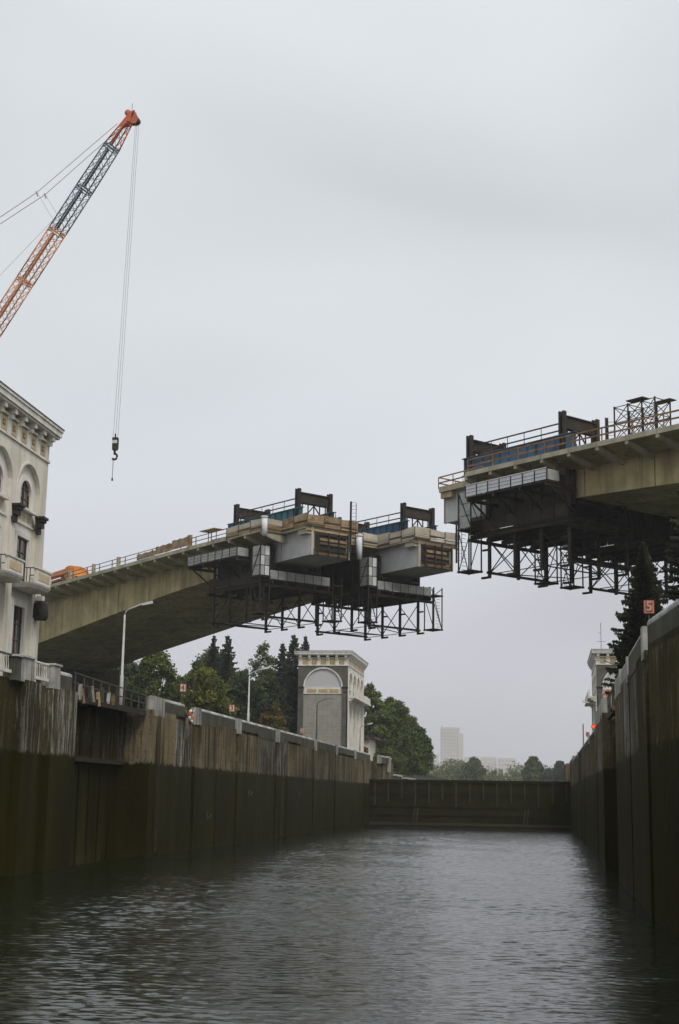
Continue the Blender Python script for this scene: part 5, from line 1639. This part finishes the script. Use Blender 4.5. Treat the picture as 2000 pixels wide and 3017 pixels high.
def deciduous(label, x, y, h, cw, m, nclump=70, nleaf=110, leaf=0.34, low=0.18, seed=1, shape=0.9, airy=0.0, group='trees along the lock', name='leafy_tree', cat='tree', z0=9.4):
    r = np.random.default_rng(seed)
    t = thing(name, label, cat, (x, y, z0), group)
    nclump = int(nclump * (1.0 if airy else 2.2))
    nleaf = int(nleaf * (1.0 if airy else 0.62))
    cl, rd = [], []
    while len(cl) < nclump:
        f = r.uniform(low, 1.0)
        g = (f - low) / (1 - low)
        env = cw * (math.sin(math.pi * min(1, g * 0.86 + 0.14) ** shape) ** 0.6 + 0.04)
        a = r.uniform(0, 2 * math.pi)
        q_ = env * r.uniform(0.08, 1.0) ** 0.5
        cl.append((x + q_ * math.cos(a), y + q_ * math.sin(a), z0 + f * h * 0.97))
        rd.append(cw * r.uniform(0.15, 0.3) * (1 - 0.3 * g))
    cl, rd = np.array(cl), np.array(rd)
    k = r.integers(0, nclump, int(nclump * nleaf * (1.0 if airy else 1.9)))
    dv = r.normal(size=(len(k), 3))
    dv /= np.linalg.norm(dv, axis=1)[:, None]
    C = cl[k] + dv * (rd[k] * r.uniform(0.3, 1.05, len(k)) * np.where(r.random(len(k)) < 0.14, 1.45, 1.0))[:, None]
    C[:, 2] += airy * r.uniform(-1, 1, len(k))
    me = mesh_quads('crown', quads_at(C, leaf * (1.0 if airy else 1.2), r, 0.25 if airy else None, 1.0 if not airy else 1.4), m)
    link(bpy.data.objects.new('crown', me), t)
    top = z0 + h * 0.75
    tr = 0.018 * h + 0.06
    MB().tube([(x, y, z0 - 0.1), (x + .1, y, z0 + h * .25), (x - .1, y, z0 + h * .5), (x, y, top)], [tr * 1.3, tr, tr * .7, tr * .25], 8).build('trunk', 'bark', t, True)
    for i in range(7):
        c_ = cl[int(r.integers(0, nclump))]
        zb_ = z0 + h * r.uniform(0.2, 0.5)
        MB().tube([(x, y, zb_), (x + (c_[0] - x) * .5, y + (c_[1] - y) * .5, (zb_ + c_[2]) / 2 + .3), tuple(c_)], [tr * .45, tr * .3, tr * .1], 6).build('limb', 'bark', t, True)
    return t
def spruce(label, x, y, h, rw, m='needle', tiers=46, per=10, nq=12, size=0.42, seed=1, z0=9.4, low=0.06, group='spruces along the lock'):
    r = np.random.default_rng(seed)
    t = thing('spruce_tree', label, 'tree', (x, y, z0), group)
    Q = []
    for i in range(tiers):
        f = low + (1 - low) * (i / tiers) ** 0.92
        zc = z0 + f * h
        Lr = rw * ((1 - f) ** 0.82 + 0.03)
        k = max(4, int(per * (0.45 + 0.55 * (1 - f))))
        for j in range(k):
            a = 2 * math.pi * (j + r.uniform(-.35, .35)) / k + i * 1.3
            Lb = Lr * r.uniform(0.5, 1.22)
            ss_ = np.linspace(0.12, 1, nq)
            zdrop = -0.42 * Lb * ss_ ** 1.2 + 0.28 * Lb * ss_ ** 3
            cx_, cy_ = x + np.cos(a) * Lb * ss_, y + np.sin(a) * Lb * ss_
            base = np.stack([cx_, cy_, zc + zdrop + r.normal(0, 0.03, nq)], 1)
            wid = (0.30 * Lb * (1 - ss_ * 0.75))[:, None]
            side = np.array([-math.sin(a), math.cos(a), 0.0])
            out = np.array([math.cos(a), math.sin(a), 0.0])
            for sg in (-1, 1):
                tip = base + side * sg * wid * r.uniform(0.6, 1.2, (nq, 1)) + out * wid * 0.6
                tip[:, 2] -= (0.25 + 0.35 * r.random(nq)) * size
                w_ = np.array([0, 0, 1.0]) * size * 0.16 + out * size * 0.16
                Q.append(np.stack([base - w_, base + w_, tip + w_ * .4, tip - w_ * .4], 1))
            hang = base.copy()
            hang[:, 2] -= size * r.uniform(0.5, 1.3, nq)
            w_ = out * size * 0.28 + side * size * 0.12
            Q.append(np.stack([base - w_, base + w_, hang + w_ * .3, hang - w_ * .3], 1))
    V = np.concatenate(Q)
    link(bpy.data.objects.new('foliage', mesh_quads('foliage', V, m)), t)
    MB().tube([(x, y, z0 - .1), (x, y, z0 + h * .5), (x, y, z0 + h * 1.0)], [0.016 * h + .04, 0.01 * h, 0.02], 7).build('trunk', 'bark', t, True)
    return t
# left quay, behind the lamps
deciduous('light yellow green tree behind the number 4 board on the left', -52.0, 215, 14.0, 4.6, 'leaf_light', 95, 120, 0.30, 0.1, 2)
deciduous('mid green tree in the shade under the bridge, left of the light green tree', -62.5, 226, 17.5, 5.6, 'leaf_mid', 95, 110, 0.36, 0.1, 3)
deciduous('dark tree farthest left under the bridge soffit', -71.5, 214, 16.0, 6.0, 'leaf_dark', 90, 110, 0.36, 0.08, 4)
deciduous('bluish dark tree low behind the first lamp post', -60.5, 205, 9.5, 5.2, 'leaf_dark', 70, 110, 0.32, 0.05, 14)
deciduous('dark broad tree behind the two left spruces', -62.0, 262, 21.5, 6.2, 'leaf_mid', 95, 110, 0.4, 0.15, 5)
spruce('left one of two pointed spruces under the bridge', -58.9, 250, 23.3, 5.4, seed=21)
spruce('right one of two pointed spruces under the bridge', -56.5, 251, 23.4, 5.8, seed=22)
deciduous('airy pale birch with sky showing through, behind the second lamp', -52.4, 264, 23.2, 4.3, 'leaf_mid', 80, 70, 0.34, 0.3, 6, airy=0.4)
deciduous('narrow airy birch between the pale birch and the tower spruces', -47.6, 266, 19.5, 2.6, 'leaf_mid', 50, 70, 0.32, 0.3, 61, airy=0.4)
spruce('shorter spruce left of the far tower', -46.9, 254, 22.3, 5.2, seed=23)
spruce('tallest spruce pair member just left of the tower roof', -43.6, 247, 23.1, 5.8, seed=24)
spruce('spruce touching the left cornice of the tower', -42.2, 251, 23.3, 5.0, seed=25)
deciduous('tall dark tree far behind the light green tree', -66.0, 285, 23.0, 7.0, 'leaf_dark', 110, 120, 0.42, 0.0, 17)
deciduous('tall dark tree far behind the left spruces', -55.5, 284, 19.5, 6.2, 'leaf_dark', 110, 120, 0.42, 0.0, 18)
deciduous('tall dark tree far behind the airy birch', -47.5, 286, 16.5, 5.6, 'leaf_dark', 100, 120, 0.42, 0.0, 19)
deciduous('dark broad tree behind the first lamp post', -80.0, 262, 20.0, 8.0, 'leaf_dark', 110, 120, 0.42, 0.0, 20)
deciduous('dark tree filling the gap behind the second lamp post', -50.6, 236, 15.0, 4.8, 'leaf_dark', 85, 110, 0.34, 0.06, 7)
deciduous('dark tree close to the left side of the tower', -45.0, 234, 14.0, 4.2, 'leaf_dark', 80, 110, 0.32, 0.05, 8)
deciduous('small reddish autumn tree left of the tower', -42.9, 226, 9.0, 2.6, 'leaf_autumn', 40, 90, 0.26, 0.1, 9)
for i, (x, y, h, w, lab) in enumerate(((-56, 196, 5.5, 3.6, 'low dark bush below the number 4 board'), (-50, 205, 5.6, 3.4, 'low dark bush between the number 4 and number 3 boards'),
                                       (-45.6, 214, 5.6, 3.2, 'low dark bush behind the number 3 board'), (-42.4, 219, 5.2, 2.6, 'low dark bush at the foot of the tower, left side'))):
    deciduous(lab, x, y, h, w, 'leaf_dark', 45, 100, 0.26, 0.02, 30 + i, group='bushes behind the left quay', name='bush', cat='bush')
# right of the tower
deciduous('tall poplar rising right behind the far tower', -35.2, 290, 17.4, 3.8, 'leaf_poplar', 95, 120, 0.34, 0.0, 10, shape=1.1)
deciduous('broad green tree right of the far tower', -30.4, 297, 14.4, 4.8, 'leaf_poplar', 120, 130, 0.34, 0.0, 11)
deciduous('rounded tree at the right end of the green group beside the tower', -26.6, 300, 9.6, 3.6, 'leaf_poplar', 95, 120, 0.34, 0.0, 12)
deciduous('second poplar behind the broad green tree', -32.4, 304, 15.6, 4.2, 'leaf_mid', 90, 120, 0.36, 0.0, 16)
deciduous('yellow autumn bush under the shed roof by the tower', -34.2, 262, 5.6, 2.2, 'leaf_autumn', 45, 90, 0.24, 0.02, 13, group='bushes behind the left quay', name='bush', cat='bush')
deciduous('low green bush beyond the gate on the left', -29.5, 276, 4.0, 3.2, 'leaf_mid', 45, 90, 0.26, 0.02, 15, group='bushes behind the left quay', name='bush', cat='bush')
# right quay spruces, near the camera
spruce('dark spruce leaning over the right wall behind the number 5 board', 7.1, 100, 12.6, 3.4, 'needle_black', 46, 12, 24, 0.3, 41, low=0.2)
spruce('dark spruce cut off by the right picture edge', 9.0, 77, 16.0, 3.4, 'needle_black', 50, 12, 24, 0.3, 42, low=0.2)

# distant trees beyond the upper pool
def far_wood():
    r = np.random.default_rng(77)
    Cs, Rs = [], []
    for i in range(150):
        x = r.uniform(-78, 22)
        y = r.uniform(640, 760)
        px = (x + 78) / 100
        top = 18.2 + 4.5 * math.sin(px * 9 + 1.5) ** 2 + r.uniform(-1.5, 2.0) - 1.5 * px
        rad_ = r.uniform(2.4, 4.2)
        for k in range(4):
            Cs.append((x + r.uniform(-2.5, 2.5), y + r.uniform(-3, 3), r.uniform(9, top - rad_)))
            Rs.append(rad_)
    Cs, Rs = np.array(Cs), np.array(Rs)
    k = r.integers(0, len(Cs), 52000)
    dv = r.normal(size=(len(k), 3))
    dv /= np.linalg.norm(dv, axis=1)[:, None]
    C = Cs[k] + dv * (Rs[k] * r.uniform(0.5, 1.05, len(k)))[:, None]
    o = bpy.data.objects.new('distant_wood', mesh_quads('distant_wood', quads_at(C, 0.85, r), 'leaf_far'))
    link(o)
    tag(o, 'hazy green wood on the far bank beyond the gate', 'wood', kind='stuff')
far_wood()
FG = 'distant trees beyond the gate'
deciduous('round topped distant tree standing above the far wood', -4.2, 590, 11.8, 4.2, 'leaf_mid', 60, 120, 0.7, 0.05, 51, group=FG)
deciduous('dark distant tree beside the end of the right wall', 6.2, 560, 9.2, 4.0, 'leaf_dark', 55, 120, 0.7, 0.02, 52, group=FG)
deciduous('lower dark distant tree between the round tree and the right wall', 2.2, 575, 6.6, 3.6, 'leaf_dark', 50, 110, 0.7, 0.02, 53, group=FG)
deciduous('dark rounded distant tree below the tower block', -31.0, 640, 12.4, 5.2, 'leaf_mid', 60, 120, 0.8, 0.02, 54, group=FG)

# ================================================================== DISTANT TOWN
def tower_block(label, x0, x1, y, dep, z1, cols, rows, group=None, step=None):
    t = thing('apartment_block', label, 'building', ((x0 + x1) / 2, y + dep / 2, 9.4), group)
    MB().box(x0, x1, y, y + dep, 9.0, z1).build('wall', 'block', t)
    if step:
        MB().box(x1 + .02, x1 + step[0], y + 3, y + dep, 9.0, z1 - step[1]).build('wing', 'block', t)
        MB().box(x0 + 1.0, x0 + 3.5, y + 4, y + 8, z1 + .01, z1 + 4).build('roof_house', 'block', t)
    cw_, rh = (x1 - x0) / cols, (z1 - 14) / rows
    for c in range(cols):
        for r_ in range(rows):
            blk('window', 'hazed_glass', t, I4, x0 + (c + .2) * cw_, x0 + (c + .8) * cw_, y - .15, y - .02, 12 + (r_ + .25) * rh, 12 + (r_ + .8) * rh)
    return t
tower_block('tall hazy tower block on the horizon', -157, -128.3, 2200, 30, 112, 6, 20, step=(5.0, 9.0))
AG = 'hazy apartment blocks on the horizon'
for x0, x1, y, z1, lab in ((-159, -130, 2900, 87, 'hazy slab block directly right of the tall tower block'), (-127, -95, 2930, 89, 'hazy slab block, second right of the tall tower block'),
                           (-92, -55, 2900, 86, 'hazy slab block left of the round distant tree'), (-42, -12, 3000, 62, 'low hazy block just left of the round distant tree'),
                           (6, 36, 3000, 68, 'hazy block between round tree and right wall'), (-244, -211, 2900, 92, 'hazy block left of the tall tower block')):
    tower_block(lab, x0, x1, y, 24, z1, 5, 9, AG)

# ================================================================== HAZE
hz = MB()
hz.box(-1500, 1500, -150, 3200, -4.5, 124)
o = hz.build('haze', 'ground')
o.data.materials.clear()
hm = bpy.data.materials.new('haze_air')
hm.use_nodes = True
nt = hm.node_tree
nt.nodes.clear()
ho = nt.nodes.new('ShaderNodeOutputMaterial')
hv = nt.nodes.new('ShaderNodeVolumePrincipled')
hv.inputs['Color'].default_value = (0.97, 0.97, 1.0, 1)
hv.inputs['Density'].default_value = 0.00019
hv.inputs['Anisotropy'].default_value = 0.2
nt.links.new(hv.outputs[0], ho.inputs['Volume'])
o.data.materials.append(hm)
tag(o, kind='stuff')
